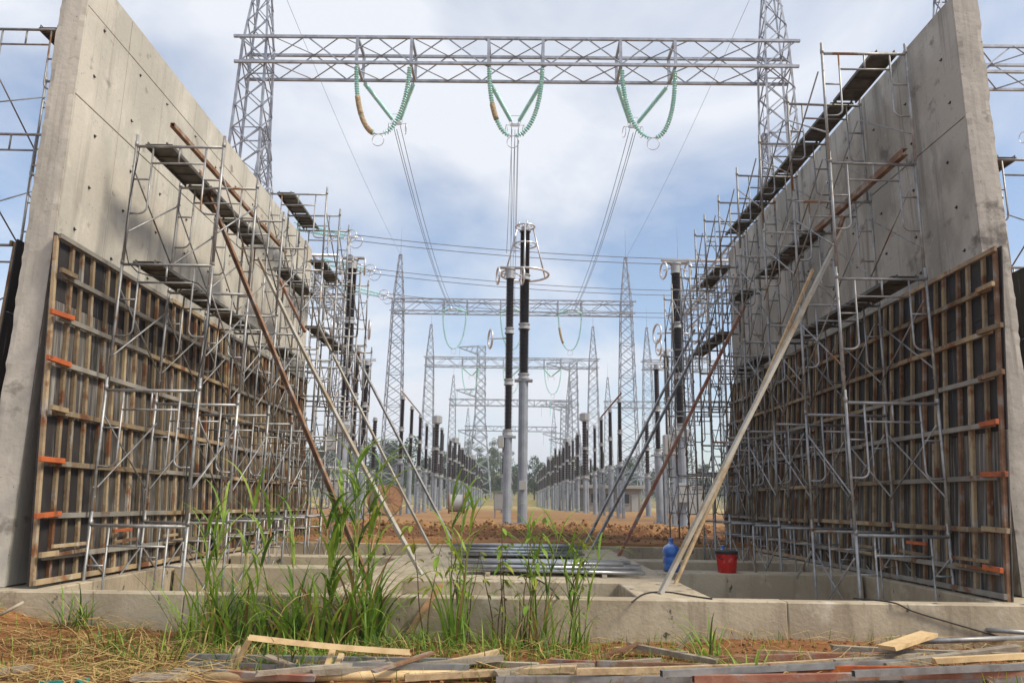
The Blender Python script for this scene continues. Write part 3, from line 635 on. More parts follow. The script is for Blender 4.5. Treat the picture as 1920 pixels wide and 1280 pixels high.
# ------------------------------------------------------------------ high-voltage posts
def shed_profile(h, r, n, core=.72):
    p = [(r * core, 0)]
    for i in range(n):
        z = h * i / n; d = h / n; p += [(r * core, z + d * .15), (r, z + d * .42), (r * .98, z + d * .52), (r * core, z + d * .8)]
    p.append((r * core, h)); return p
SH = {}
def shed_mesh(h, r, n, seg=14):
    k = (round(h, 2), r, n, seg)
    if k not in SH: SH[k] = MB().lathe(shed_profile(h, r, n), seg).mesh('porcelain_unit', M['porc'], False)
    return SH[k]
def hv_post(name, loc, ped, units, r, label, cat, group=None, pw=.42, ped_type='tube', sheds=30, seg=14, top='cap', box=False, flange_r=None):
    e = empty(name, loc, label=label, cat=cat, group=group); z = ped
    b = MB(); fr = flange_r or r * 1.25
    if ped_type == 'tube':
        b.lathe([(pw / 2, 0), (pw / 2, ped - .12)], 14); b.box(-pw * .8, pw * .8, -pw * .8, pw * .8, 0, .05)
        b.box(-pw * .95, pw * .95, -pw * .55, pw * .55, ped - .12, ped - .04)
    else:
        hw = pw / 2
        for sx in (-1, 1):
            for sy in (-1, 1): b.angle((sx * hw, sy * hw, 0), (sx * hw, sy * hw, ped - .1), .09 * (1), .012, 1)
        k = max(3, int(ped / .6))
        for i in range(k):
            z0_, z1_ = i * (ped - .1) / k, (i + 1) * (ped - .1) / k
            for sy in (-1, 1): b.beam((-hw, sy * hw, z0_), (hw, sy * hw, z1_), .04, .012); b.beam((sy * hw, -hw, z1_), (sy * hw, hw, z0_), .04, .012); b.box(-hw, hw, sy * hw - .012, sy * hw + .012, z1_ - .06, z1_)
        for sx in (-1, 1): b.box(sx * hw - .06, sx * hw + .06, -hw * .6, hw * .6, 0, ped - .1)
        b.box(-hw * 1.3, hw * 1.3, -hw * 1.3, hw * 1.3, ped - .1, ped - .03); b.box(-hw * 1.4, hw * 1.4, -hw * 1.4, hw * 1.4, 0, .04)
    b.build('pedestal', M['ped'], e)
    if box == 'small':
        MB().box(-.42, -.17, -.2, .2, ped - .55, ped - .05, .02).build('terminal_box', M['box_grey'], e)
    elif box:
        bb = MB().box(-.75, -.2, -.25, .25, ped - .75, ped + .1, .02); bb.build('terminal_box', M['box_grey'], e)
        MB().box(-.32, .32, -.3, .3, ped - .02, ped + .35, .02).build('tank', M['box_grey'], e); z += .35
        MB().box(-.3, .3, -.42, -.24, 1.0, 1.8, .02).build('control_cabinet', M['box_grey'], e)
    for i, h in enumerate(units):
        fl = MB().lathe([(fr, -.03), (fr, .03), (fr * .82, .06), (fr * .82, .16), (fr, .19), (fr, .24)], seg); f = fl.build('flange', M['flange'], e, False); f.location.z = z; z += .24
        inst('insulator_unit', shed_mesh(h - .24, r, sheds, seg), e, (0, 0, z)); z += h - .24
    c = MB()
    if top == 'cap': c.lathe([(fr, 0), (fr, .05), (fr * .7, .07), (fr * .7, .25), (fr * .3, .28)], seg)
    elif top == 'white': c.lathe([(fr, 0), (fr, .06), (fr * 1.5, .1), (fr * 1.5, .75), (fr * .9, .85), (fr * .2, .9)], seg)
    elif top == 'plate':
        c.lathe([(fr, 0), (fr, .05), (fr * .9, .07), (fr * .9, .4), (fr * 1.1, .42), (fr * 1.1, .5)], seg); c.box(-.5, .5, -.12, .12, .5, .56)
    c.build('top_cap', M['flange'], e).location.z = z
    e['topz'] = z; return e
def add_ring(e, z, Rr, r, axis=(0, 0, 1), off=(0, 0, 0), name='grading_ring'):
    return MB().ring((off[0], off[1], z + off[2]), axis, Rr, r, 36, 8).build(name, M['alu'], e, True)
# central surge arrester with its cone of rings
zA = YARD
a0 = hv_post('surge_arrester', (.55, 34.5, zA), 6.4, [2.33, 2.35, 2.35], .225, 'tall dark surge arrester with a cone of metal rings, centre of the yard', 'surge arrester', pw=.43, sheds=34, seg=20, flange_r=.27)
zt = a0['topz']; 
add_ring(a0, zt - 2.1, 1.12, .055); add_ring(a0, zt + .25, .45, .045); add_ring(a0, zt - .65, .53, .04)
b = MB()
for k in range(3):
    a = 2 * math.pi * k / 3 + .5; u = Vector((math.cos(a), math.sin(a), 0)); b.tube([u * .45 + Vector((0, 0, zt + .25)), u * 1.12 + Vector((0, 0, zt - 2.1))], .04, 6)
for k in range(4):
    a = math.pi * k / 2 + .3; u = Vector((math.cos(a), math.sin(a), 0)); b.tube([Vector((0, 0, zt + .2)), u * .45 + Vector((0, 0, zt + .25))], .025, 5); b.tube([u * .3 + Vector((0, 0, zt + .25)), u * .3 + Vector((0, 0, zt + .48))], .03, 5); b.tube([u * .2 + Vector((0, 0, zt - .65)), u * .53 + Vector((0, 0, zt - .65))], .02, 5)
b.build('ring_strut', M['alu'], a0, True)
MB().box(-.16, .16, -.32, -.22, 1.45, 1.85, .01).build('counter_box', M['box_grey'], a0)
# voltage transformers of the three phases
for k, (x, lab) in enumerate(((-7.25, 'dark voltage transformer post seen through the left scaffold'), (-.12, 'slimmer dark post with a box at its foot, left of the ringed arrester'), (7.35, 'dark voltage transformer post seen through the right scaffold'))):
    wide = k != 1
    e = hv_post('voltage_transformer', (x, 33.3, YARD), 3.75, [2.2, 2.3, 2.5], .205 if wide else .18, lab, 'transformer', pw=.5 if wide else .36, ped_type='tube', sheds=34, seg=18, top='plate', box=True if wide else 'small', flange_r=.235 if wide else .21)
    zt = e['topz']
    for sx in (-1, 1):
        add_ring(e, zt + .1, .38, .045, (1, .2, 0), (sx * .55, 0, .05)); MB().tube([(0, 0, zt + .35), (sx * .55, 0, zt + .15)], .03, 6).build('ring_arm', M['alu'], e, True)
        if wide or sx < 0: add_ring(e, zt - 2.7, .42, .05, (1, .25, 0), (sx * .85, .3, 0)); MB().tube([(0, .1, zt - 2.7), (sx * .85, .3, zt - 2.7)], .03, 6).build('ring_arm', M['alu'], e, True)
tag(MB().tube([(6.7, 33.3, 12.35), (12.5, 33.3, 12.35)], .075, 12).build('bus_tube', M['alu'], None, True, o=(6.7, 33.3, 12.35)), 'pale aluminium tube running right from the top of the right-hand post', 'bus tube')
tag(MB().tube([(-7.9, 33.3, 12.35), (-13.5, 33.3, 12.35)], .075, 12).build('bus_tube', M['alu'], None, True, o=(-7.9, 33.3, 12.35)), 'pale aluminium tube running left from the top of the left-hand post', 'bus tube')
for k, (yk, xx) in enumerate(((yk1[1], -.12),)):
    for sx in (-.3, 0, .3):
        tag(MB().tube([yk + Vector((sx * .6, 0, -.3)), Vector((xx + sx * .6, 33.35, 12.6))][::-1], .016, 5).build('dropper_wire', M['wire'], None, True), f"{['left', 'middle', 'right'][round(sx / .3) + 1]} one of three dropper wires falling to the post beside the arrester", 'wire', 'dropper wires at the centre')
# disconnector posts, side by side along each phase
for s, nm in ((-1, 'left'), (1, 'right')):
    for i, (y, hh, rg) in enumerate(((36.4, 4.3, 1), (39.0, 4.1, 1), (51.5, 4.0, 0), (56.5, 3.9, 0), (62.0, 3.9, 0), (67.0, 3.7, 0))):
        e = hv_post('disconnector_post', (s * 7.3 + (0 if i > 1 else s * .15), y, YARD), 3.4, [hh / 2 + .1, hh / 2 + .1], .15, f'dark disconnector post in the {nm} row, {nth(i)}', 'insulator post', 'disconnector posts in two rows', pw=.36, ped_type='tube' if i % 2 else 'lattice', sheds=22, seg=12)
        if rg:
            add_ring(e, e['topz'] + .35, .38, .05, (1, .15, 0), (-s * .35 if i == 0 else s * .35, 0, .1)); MB().beam((-.45, 0, e['topz'] + .3), (.45, 0, e['topz'] + .3), .1, .12).build('contact_arm', M['alu'], e)
    tag(MB().tube([(s * 7.3, 50.6, 8.7), (s * 7.3, 63, 8.35)], .06, 8).build('contact_tube', M['rust_red' if s > 0 else 'alu'], None, True, o=(s * 7.3, 50.6, 8.7)), f'contact tube along the tops of the {nm} disconnector posts', 'tube')
    yy = 76.0; groups = [3, 8, 13]
    for i in range(20):
        big = i in (0, 7, 14); hu = random.uniform(2.2, 2.5)
        e = hv_post('instrument_post', (s * 7.5 + random.uniform(-.35, .35), yy, YARD), 3.5 + random.uniform(-.15, .15), [hu + .25, hu + .25] if big else [hu, hu], .27 if big else .2, f'dark instrument post in the far {nm} row, {ORD[i]} along it', 'insulator post', 'far rows of instrument posts', pw=.34, ped_type='tube', sheds=9, seg=8, top='white' if big else 'cap')
        yy += (3.2 + .16 * i) if i not in groups else 9
    yy = 90.0
    for i in range(14):
        hu = random.uniform(2.0, 2.4)
        hv_post('isolator_post', (s * 6.4 + random.uniform(-.2, .2), yy, YARD), 3.3 + random.uniform(-.15, .15), [hu, hu], .19, f'dark isolator post in the inner far {nm} row, {ORD[i]} along it', 'insulator post', 'inner far rows of isolator posts', pw=.32, ped_type='tube', sheds=9, seg=8)
        yy += 5.5 + .3 * i
    for i in range(6):
        e = hv_post('breaker_post', (s * (10.6 + .3 * i), 60 + 17 * i, YARD), 3.0, [2.0, 2.0], .19, f'dark breaker post standing outside the far {nm} row, {ORD[i]} along it', 'insulator post', 'outer rows of breaker posts', pw=.42, ped_type='tube', sheds=9, seg=8)
for i in range(8):
    hv_post('instrument_post', (-.6 + .15 * i, 70 + 16 * i, YARD), 3.2, [1.9, 1.95], .17, f'dark instrument post in the middle row behind the arrester, {ORD[i]} along it', 'insulator post', 'far rows of instrument posts', pw=.42, sheds=9, seg=8)

# ------------------------------------------------------------------ far pylons
def pylon(px, Y, top, label, arms):
    base = atY(px, 940, Y); e = empty('pylon', (base.x, Y, 1.0), label=label, cat='pylon', group='far pylons')
    b = MB(); lg = [MB() for _ in range(4)]; lattice_col(b, lg, (0, 0), 8.5, 3.2, 0, top * .55, 8, .3, .2); ob = b.build('lower_body', M['galv_lat'], e)
    for l in lg: l.build('leg', M['galv_lat'], ob)
    b = MB(); lg = [MB() for _ in range(4)]; lattice_col(b, lg, (0, 0), 3.2, 2.4, top * .55 + .02, top, 9, .25, .17); ob = b.build('upper_body', M['galv_lat'], e)
    for l in lg: l.build('leg', M['galv_lat'], ob)
    for z, sx, L_ in arms:
        b = MB()
        for y in (-1.2, 1.2):
            b.beam((sx * 1.2, y, z), (sx * L_, 0, z - .2), .22, .22); b.beam((sx * 1.2, y, z - 2.6), (sx * L_, 0, z - .4), .22, .22)
            for q in range(4):
                f = q / 4; b.beam((sx * (1.2 + (L_ - 1.2) * f), y * (1 - f), z), (sx * (1.2 + (L_ - 1.2) * (f + .12)), y * (1 - f), z - 2.6 * (1 - f) + .3 * f), .14, .14)
        b.build('crossarm', M['galv_lat'], e); 
        MB().tube([(sx * L_ * .95, 0, z - .4), (sx * L_ * .95, 0, z - 5)], .12, 5).build('string', M['glass'], e)
    return e
pylon(897, 245, 50, 'tall pale lattice pylon with left-pointing arms, left of the arrester', [(50, -1, 7.5), (36, -1, 8), (23, -1, 7)])
pylon(1076, 250, 46, 'tall pale lattice pylon with left-pointing arms, right of the arrester', [(46, -1, 9), (33, -1, 8), (21, -1, 8)])
pylon(1058, 320, 41, 'smaller pale pylon just behind the right-hand far pylon', [(41, -1, 10), (29, -1, 9)])

# ------------------------------------------------------------------ yard things: building, cable reels, cabinets, rubble
e = empty('control_building', (12.4, 98, YARD), label='low grey flat-roofed building behind the right-hand posts', cat='building')
MB().box(-3.3, 3.6, -2, 4, 0, 2.75, .02).build('wall', M['wallc'], e); MB().box(-3.8, 4.1, -2.6, 4.5, 2.75, 3.15, .03).build('roof', M['roofc'], e)
for x in (-2.4, -.6, 1.2):
    wn_ = MB().box(x, x + 1.0, -2.06, -1.99, 1.0, 2.1).build('window', M['dark'], e); MB().box(x - .08, x + 1.08, -2.10, -2.0, .9, .99).build('sill', M['roofc'], wn_)
MB().box(2.5, 3.3, -2.05, -1.99, .0, 2.1).build('door', M['box_grey'], e)
def reel(x, y, rad, wd, rz, label):
    e = empty('cable_reel', (x, y, hgt(x, y) + rad), (0, 0, rz), label, 'cable reel')
    for s in (-1, 1):
        b = MB(); b.lathe([(rad, -.04), (rad, .04)], 26, (s * wd / 2, 0, 0), (1, 0, 0)); fl = b.build('flange', M['reel'], e)
        MB().ring((s * (wd / 2 + .05), 0, 0), (1, 0, 0), rad * .95, .03, 26, 5).build('rim', M['rust'], fl); MB().lathe([(.14, -.03), (.14, .05)], 10, (s * (wd / 2 + .02), 0, 0), (s, 0, 0)).build('hub_plate', M['rust'], fl)
        bb = MB()
        for k in range(6):
            a = math.pi * k / 6; u = Vector((0, math.cos(a), math.sin(a))) * rad * .92; c = Vector((s * (wd / 2 + .05), 0, 0)); bb.beam(c - u, c + u, .02, .03)
        bb.build('spoke', M['rust_red'], fl)
    n = 24; MB().lathe([(rad * .84, -wd / 2 + .05), (rad * .84, wd / 2 - .05)], n, (0, 0, 0), (1, 0, 0)).build('lagging', M['box_grey'] if rz > 0 else M['timber_old'], e)
reel(-7.95, 50.0, .95, 1.25, R(-58), 'wooden cable reel with a round brown flange facing us, behind the left props')
reel(-4.2, 62, .80, 1.15, R(6), 'lagged cable drum seen from its side, left of the middle posts')
for k, (x, y, h) in enumerate(((-.55, 47, 1.5), (8.9, 38, 1.7), (9.4, 46, 1.4), (-8.9, 44, 1.6))):
    e = empty('control_cabinet', (x, y, hgt(x, y)), label=['small grey cabinet left of the foot of the arrester', 'grey cabinet on legs at the right, nearest to the scaffold', 'grey cabinet on legs at the right, farther back', 'grey cabinet behind the left scaffold'][k], cat='cabinet')
    MB().box(-.4, .4, -.25, .25, .45, h, .02).build('body', M['box_grey'], e); MB().box(-.36, .36, -.275, -.252, .5, h - .05, .005).build('door', M['box_grey'], e); MB().box(-.47, .47, -.33, .33, h, h + .04).build('roof', M['box_grey'], e)
    for sx in (-.33, .33): MB().box(sx - .03, sx + .03, -.2, .2, 0, .448).build('leg', M['ped'], e)
b = MB()
for i in range(4500):
    x = random.uniform(-9, 9); y = random.gauss(25.2, 1.7) if random.random() < .6 else random.uniform(18.8, 34)
    if y < 18.8: continue
    r = random.uniform(.015, .06) * (1.6 if random.random() < .1 else 1); c = Vector((x, y, hgt(x, y) + r * .3))
    vs = [c + Vector((math.cos(a) * math.cos(p), math.sin(a) * math.cos(p), math.sin(p) * .7)) * r * random.uniform(.7, 1.2) for p in (-.5, .6) for a in (0, 1.26, 2.5, 3.8, 5.0)] + [c + Vector((0, 0, r * .8))]
    b.add(vs, [(k, (k + 1) % 5, 5 + (k + 1) % 5, 5 + k) for k in range(5)] + [(5 + k, 5 + (k + 1) % 5, 10) for k in range(5)])
tag(b.build('soil_clods', M['clod']), 'loose brown clods on the heaps of dug soil behind the slab', 'soil', kind='stuff')
b = MB()
for i in range(2600):
    x = random.uniform(-7, 7); y = random.uniform(6.2, 8.78); r = random.uniform(.006, .026)
    c = Vector((x, y, hgt(x, y) + r * .3)); vs = [c + Vector((math.cos(a) * math.cos(p), math.sin(a) * math.cos(p), math.sin(p) * .7)) * r * random.uniform(.7, 1.2) for p in (-.5, .6) for a in (0, 1.26, 2.5, 3.8, 5.0)] + [c + Vector((0, 0, r * .8))]
    b.add(vs, [(k, (k + 1) % 5, 5 + (k + 1) % 5, 5 + k) for k in range(5)] + [(5 + k, 5 + (k + 1) % 5, 10) for k in range(5)])
tag(b.build('gravel', M['clod']), 'small crumbs of soil on the ground in front of the low wall', 'soil', kind='stuff')

# ------------------------------------------------------------------ hill and far trees
hb = MB(); nx, ny = 60, 14
for j in range(ny + 1):
    for i in range(nx + 1):
        x = -220 + 440 * i / nx; y = 300 + 160 * j / ny; f = math.sin(math.pi * min(1, j / ny * .9 + .0))
        hb.v.append((x, y, .3 + f * (7 + 9 * math.exp(-((x + 12) / 30) ** 2) + 3 * noise.noise(Vector((x * .03, y * .03, 0))))))
hb.f = [(j * (nx + 1) + i, j * (nx + 1) + i + 1, (j + 1) * (nx + 1) + i + 1, (j + 1) * (nx + 1) + i) for j in range(ny) for i in range(nx)]; hb.m = [0] * len(hb.f)
tag(hb.build('hill', M['hill'], None, True), kind='structure')
def tree_meshes(seed, h, wd, slim):
    rn = random.Random(seed); tr = MB(); tr.tube([(0, 0, 0), (.1, .05, h * .4), (.0, .1, h * .92)], .2, 7, rad=[.26, .17, .05])
    lumps = []
    for i in range(11 if not slim else 8):
        z = h * (rn.uniform(.3, .95) if not slim else rn.uniform(.55, .98)); a = rn.uniform(0, 6.28); d = wd * rn.uniform(.2, .75) * (1.1 - abs(z / h - .55)); c = Vector((math.cos(a) * d, math.sin(a) * d, z)); lumps.append((c, wd * rn.uniform(.28, .5)))
        tr.tube([(0, .05, z * .72), c * .6 + Vector((0, 0, z * .36)), c], .07, 5, rad=[.09, .06, .02])
    cr = MB()
    for c, r in lumps:
        for _ in range(150 if not slim else 90):
            d = Vector((rn.gauss(0, 1), rn.gauss(0, 1), rn.gauss(0, .75))); d = d.normalized() * r * rn.uniform(.45, 1.08); p = c + d; s = rn.uniform(.16, .36)
            u = Vector((rn.gauss(0, 1), rn.gauss(0, 1), rn.gauss(0, .6))).normalized(); v = u.cross(Vector((rn.gauss(0, 1), rn.gauss(0, 1), rn.gauss(0, 1)))).normalized()
            cr.add([p - u * s, p + v * s * .6, p + u * s, p - v * s * .6], [(0, 1, 2, 3)])
    return tr.mesh('trunk', M['bark'], True), cr.mesh('crown', M['tree1'] if seed % 2 else M['tree2'])
TM = [tree_meshes(1, 12, 4.2, False), tree_meshes(2, 13, 3.6, False), tree_meshes(3, 10, 4.6, False), tree_meshes(4, 17, 3.4, True), tree_meshes(5, 8, 3.6, False)]
def put_tree(k, x, y, z, sc, lab, grp):
    e = empty('tree', (x, y, z), (0, 0, random.uniform(0, 6)), lab, 'tree', grp); e.scale = (sc, sc, sc * random.uniform(.9, 1.1)); inst('trunk', TM[k][0], e); inst('crown', TM[k][1], e)
for i in range(95):
    x = -95 + 190 * (i + random.random()) / 95; y = random.uniform(232, 285)
    if -16 < x < 10: y += 45
    put_tree(random.choice([0, 0, 1, 2, 4, 2]), x, y, 1.2, random.uniform(.78, 1.15) * (1.55 if x < -20 else 1.2), 'dense green tree in the wood along the far edge of the yard', 'trees along the far edge of the yard')
for i in range(10):
    x = random.uniform(-30, 8); put_tree(3, x, random.uniform(330, 365), 8.5, random.uniform(.8, 1.15), 'slim feathery tree on the hilltop beyond the yard', 'slim trees on the hilltop')
for i in range(24):
    x = random.uniform(-60, 50); put_tree(random.choice([0, 2, 4]), x, random.uniform(325, 345), 6.5, random.uniform(.5, .8), 'low green tree on the slope of the far hill', 'trees on the far hill')
b = MB()
for i in range(26):
    x = -60 + 120 * i / 25; b.box(x, x + 4.6, 205, 205.12, .5, 2.3)
tag(b.build('yellow_boundary_wall', mat('yellow_render', (.50, .42, .20), .85, var=(.40, .34, .18), scale=.6), None), 'low yellowish boundary wall at the far end of the yard', 'wall')

# ------------------------------------------------------------------ things on the slab: pipes, bucket, water bottles, cables
def pipe_pile(c0, n_layers, base, L_, gap, rz, lab, grp):
    k = 0
    me = MB().lathe([(.0245, -L_ / 2), (.0245, L_ / 2)], 10, axis=(1, 0, 0)).mesh('steel_pipe', M['galv_new'], True)
    for l in range(n_layers):
        for i in range(base - l * 2):
            o = inst('steel_pipe', me, None, (c0[0] + random.uniform(-.25, .25), c0[1] + (i - (base - 2 * l) / 2) * gap + random.uniform(-.01, .01), c0[2] + .075 + l * .05), (0, random.uniform(-.006, .006), rz + random.uniform(-.05, .05)))
            tag(o, f"{lab}, {['bottom', 'second', 'third', 'fourth'][l]} layer, {nth(i, 'from the near side')}", 'pipe', grp); k += 1
pipe_pile((.60, 11.75, BT), 3, 12, 2.25, .066, R(-2), 'steel tube of the front stack', 'pipes of the front stack')
pipe_pile((.15, 15.2, BT), 4, 13, 2.1, .07, R(2), 'steel tube of the rear stack', 'pipes of the rear stack')
for y0_, x_, lb in ((11.75, -.3, 'front stack, left end'), (11.75, 1.35, 'front stack, right end'), (15.2, -.5, 'rear stack, left end'), (15.2, .8, 'rear stack, right end')):
    bar('bearer', (x_, y0_ - .5, BT + .027), (x_, y0_ + .5, BT + .027), .07, .046, 'timber_old', f'short timber bearer under the {lb}', 'timber')
def bottle(loc, label):
    e = empty('water_bottle', loc, label=label, cat='bottle'); p = [(.10, 0), (.132, .02), (.135, .10), (.128, .115), (.135, .13), (.135, .21), (.126, .225), (.135, .24), (.135, .33), (.11, .385), (.05, .42), (.032, .43), (.032, .47)]
    MB().lathe(p, 20).build('body', M['blue'], e, True); MB().lathe([(.036, .47), (.036, .505), (.03, .51)], 14).build('cap', M['blue'], e)
    return e
bottle((2.56, 12.55, BT - .004), 'blue plastic water bottle on the concrete beam beside the long prop')
bottle((3.44, 12.775, BT - .004), 'small blue water jug mostly hidden behind the red bucket').scale = (.72, .72, .78)
e = empty('bucket', (3.42, 12.5, BT - .004), label='red plastic bucket with a black rim on the concrete beam', cat='bucket')
MB().lathe([(.135, 0), (.14, .01), (.165, .3), (.165, .31)], 24).build('body', M['red'], e, True); MB().lathe([(.172, .285), (.176, .30), (.176, .325), (.16, .335), (.05, .345)], 24).build('lid', M['black'], e)
MB().tube([(math.cos(a) * .178, -.02 - math.sin(a) * .12, .29 - math.sin(a) * .10) for a in [math.pi * q / 10 for q in range(11)]], .006, 5).build('handle', M['black'], e)
tag(MB().tube([(3.9, 12.6, BT), (3.82, 12.62, BT + .5)], .02, 4).build('stick', M['rust'], None, o=(3.9, 12.6, BT)), 'short brown stick leaning to the right of the red bucket', 'stick')
def cable(pts, r, label, m='black'):
    P = [Vector(p) for p in pts]; out = []
    for i in range(len(P) - 1):
        p0, p1, p2, p3 = P[max(i - 1, 0)], P[i], P[i + 1], P[min(i + 2, len(P) - 1)]
        for q in range(6):
            u = q / 6; out.append(.5 * ((2 * p1) + (p2 - p0) * u + (2 * p0 - 5 * p1 + 4 * p2 - p3) * u * u + (3 * p1 - p0 - 3 * p2 + p3) * u ** 3))
    out.append(P[-1]); tag(MB().tube(out, r, 6).build('cable', M[m], None, True, o=P[0]), label, 'cable')
cable([atZ(1600, 1121, BT + .012), (4.2, 8.79, BT + .01), (4.42, 8.785, .40), (4.85, 8.78, .28), (5.3, 8.77, .16), (5.6, 8.7, .08), (6.1, 8.5, .06)], .009, 'thin black cable drooping over the front of the low wall on the right')
cable([atZ(1185, 1128, BT + .01), atZ(1210, 1112, BT + .01), atZ(1250, 1109, BT + .01), atZ(1300, 1117, BT + .01), atZ(1335, 1122, BT + .01)], .009, 'black cable lying on the slab at the foot of the long pale prop')
cable([atZ(975, 1078, BT + .01), atZ(1005, 1085, BT + .01), atZ(1030, 1100, BT + .01), atZ(1048, 1122, BT + .01)], .01, 'dark cable curling off the slab in front of the pipes')
cable([(-5.25, 9.98, 6.3), (-5.2, 9.96, 4.6), (-4.1, 9.95, 4.2), (-4.14, 9.95, 2.6), (-4.12, 9.95, 1.2)], .008, 'thin black lead hanging down the near frame of the left scaffold')

# ------------------------------------------------------------------ timber and steel lying in the foreground
def lie(name, a, b_, wd, ht, m, label, cat, prof='box', z=(.05, .05), roll=0.0):
    return bar(name, atZ(a[0], a[1], z[0]), atZ(b_[0], b_[1], z[1]), wd, ht, m, label, cat, prof, roll)
lie('board', (466, 1194), (768, 1222), .022, .05, 'fresh', 'pale sawn board forming the long top rail of a broken frame in the grass', 'board', z=(.34, .22), roll=.3)
lie('board', (468, 1196), (440, 1252), .05, .03, 'fresh', 'short pale leg at the left end of the broken frame', 'board', z=(.31, .05))
lie('board', (448, 1212), (428, 1258), .05, .03, 'timber', 'short brown leg left of the pale leg of the broken frame', 'board', z=(.22, .03))
lie('board', (626, 1210), (608, 1262), .05, .03, 'fresh', 'pale upright in the middle of the broken frame', 'board', z=(.25, .06))
lie('board', (641, 1225), (622, 1266), .05, .03, 'timber', 'second upright close right of the middle one of the broken frame', 'board', z=(.18, .05))
lie('board', (498, 1228), (562, 1252), .09, .02, 'timber_old', 'short grey board tilted inside the broken frame', 'board', z=(.16, .07))
lie('steel_tube', (352, 1230), (900, 1240), .05, .05, 'galv', 'long dull steel tube lying behind the broken frame', 'steel tube', 'hollow', z=(.10, .10))
lie('steel_tube', (352, 1244), (700, 1252), .05, .04, 'galv', 'dull steel tube lying through the middle of the broken frame', 'steel tube', 'hollow', z=(.07, .09))
lie('board', (395, 1258), (590, 1270), .06, .05, 'rust_red', 'reddish grey board at the left foot of the broken frame', 'board', z=(.08, .08))
lie('board', (585, 1260), (945, 1232), .06, .05, 'timber_old', 'long weathered board crossing in front of the broken frame', 'board', z=(.10, .14))
lie('board', (700, 1258), (812, 1222), .07, .02, 'rust', 'rusty strip rising to the right behind the weathered board', 'strip', z=(.13, .20))
lie('pole', (385, 1269), (932, 1264), .085, .085, 'fresh', 'round peeled pole lying along the bottom left of the photo', 'pole', 'tube', z=(.05, .06))
lie('board', (930, 1262), (1004, 1252), .07, .05, 'timber_old', 'short weathered board at the right end of the peeled pole', 'board', z=(.10, .11))
lie('board', (800, 1248), (935, 1220), .06, .04, 'timber', 'brown board slanting up beside the weathered one, centre left', 'board', z=(.09, .15))
bar('board', atY(826, 1094, 9.0), atY(768, 1186, 8.4), .075, .025, 'reel', 'orange-brown board leaning on the low wall at the centre', 'board')
lie('board', (250, 1268), (352, 1264), .30, .02, 'timber_old', 'flat pale board in the straw at the bottom left', 'board', z=(.06, .06))
lie('steel_tube', (1030, 1240), (1480, 1264), .055, .055, 'rust_red', 'rusty square tube left of centre right, low in the pile', 'steel tube', 'hollow', z=(.12, .10))
lie('steel_tube', (1118, 1243), (1330, 1250), .05, .05, 'rust', 'short rusty tube behind the low rusty square tube', 'steel tube', 'hollow', z=(.15, .12))
lie('board', (1180, 1208), (1345, 1240), .06, .05, 'timber_old', 'grey board slanting down to the right, centre of the pile', 'board', z=(.13, .10))
lie('board', (1266, 1222), (1298, 1186), .07, .03, 'timber_old', 'short grey offcut sticking up out of the soil at the pile', 'offcut', z=(.03, .22))
lie('steel_tube', (1330, 1235), (1920, 1222), .06, .06, 'rust_red', 'long red-brown tube under the tilted plank at the right', 'steel tube', 'hollow', z=(.08, .10))
lie('steel_tube', (1440, 1252), (1930, 1258), .055, .06, 'orange', 'long orange-red tube near the bottom right', 'steel tube', 'hollow', z=(.12, .13))
lie('steel_tube', (930, 1272), (1935, 1272), .06, .05, 'galv', 'long grey tube along the very bottom right of the photo', 'steel tube', 'hollow', z=(.06, .08))
lie('board', (990, 1264), (1500, 1276), .06, .05, 'timber', 'brown board under the long grey tube at the bottom', 'board', z=(.05, .04))
lie('board', (1655, 1248), (1908, 1214), .08, .06, 'timber_old', 'thick grey board rising to the right in the pile', 'board', z=(.13, .18))
lie('board', (1560, 1240), (1790, 1222), .08, .05, 'timber_old', 'grey board just behind the thick rising one', 'board', z=(.11, .13))
lie('plank', (1662, 1214), (1742, 1188), .17, .04, 'fresh', 'short wide fresh yellow plank tilted on top of the pile', 'plank', z=(.22, .26))
lie('steel_tube', (1725, 1202), (1940, 1194), .055, .055, 'galv', 'round grey steel tube right of the yellow plank', 'steel tube', 'tube', z=(.18, .18))
lie('steel_tube', (1850, 1180), (1940, 1186), .05, .05, 'galv', 'pale tube end lying highest at the right photo edge', 'steel tube', 'tube', z=(.22, .22))
lie('board', (1690, 1194), (1940, 1206), .06, .05, 'timber', 'brown board behind the round tube at the right edge', 'board', z=(.14, .14))
lie('board', (1500, 1270), (1940, 1244), .07, .04, 'timber', 'stained yellow board across the bottom right corner', 'board', z=(.07, .12))
lie('steel_tube', (1240, 1262), (1700, 1240), .05, .05, 'galv', 'grey tube crossing over the rusty ones at the lower right', 'steel tube', 'hollow', z=(.16, .15))
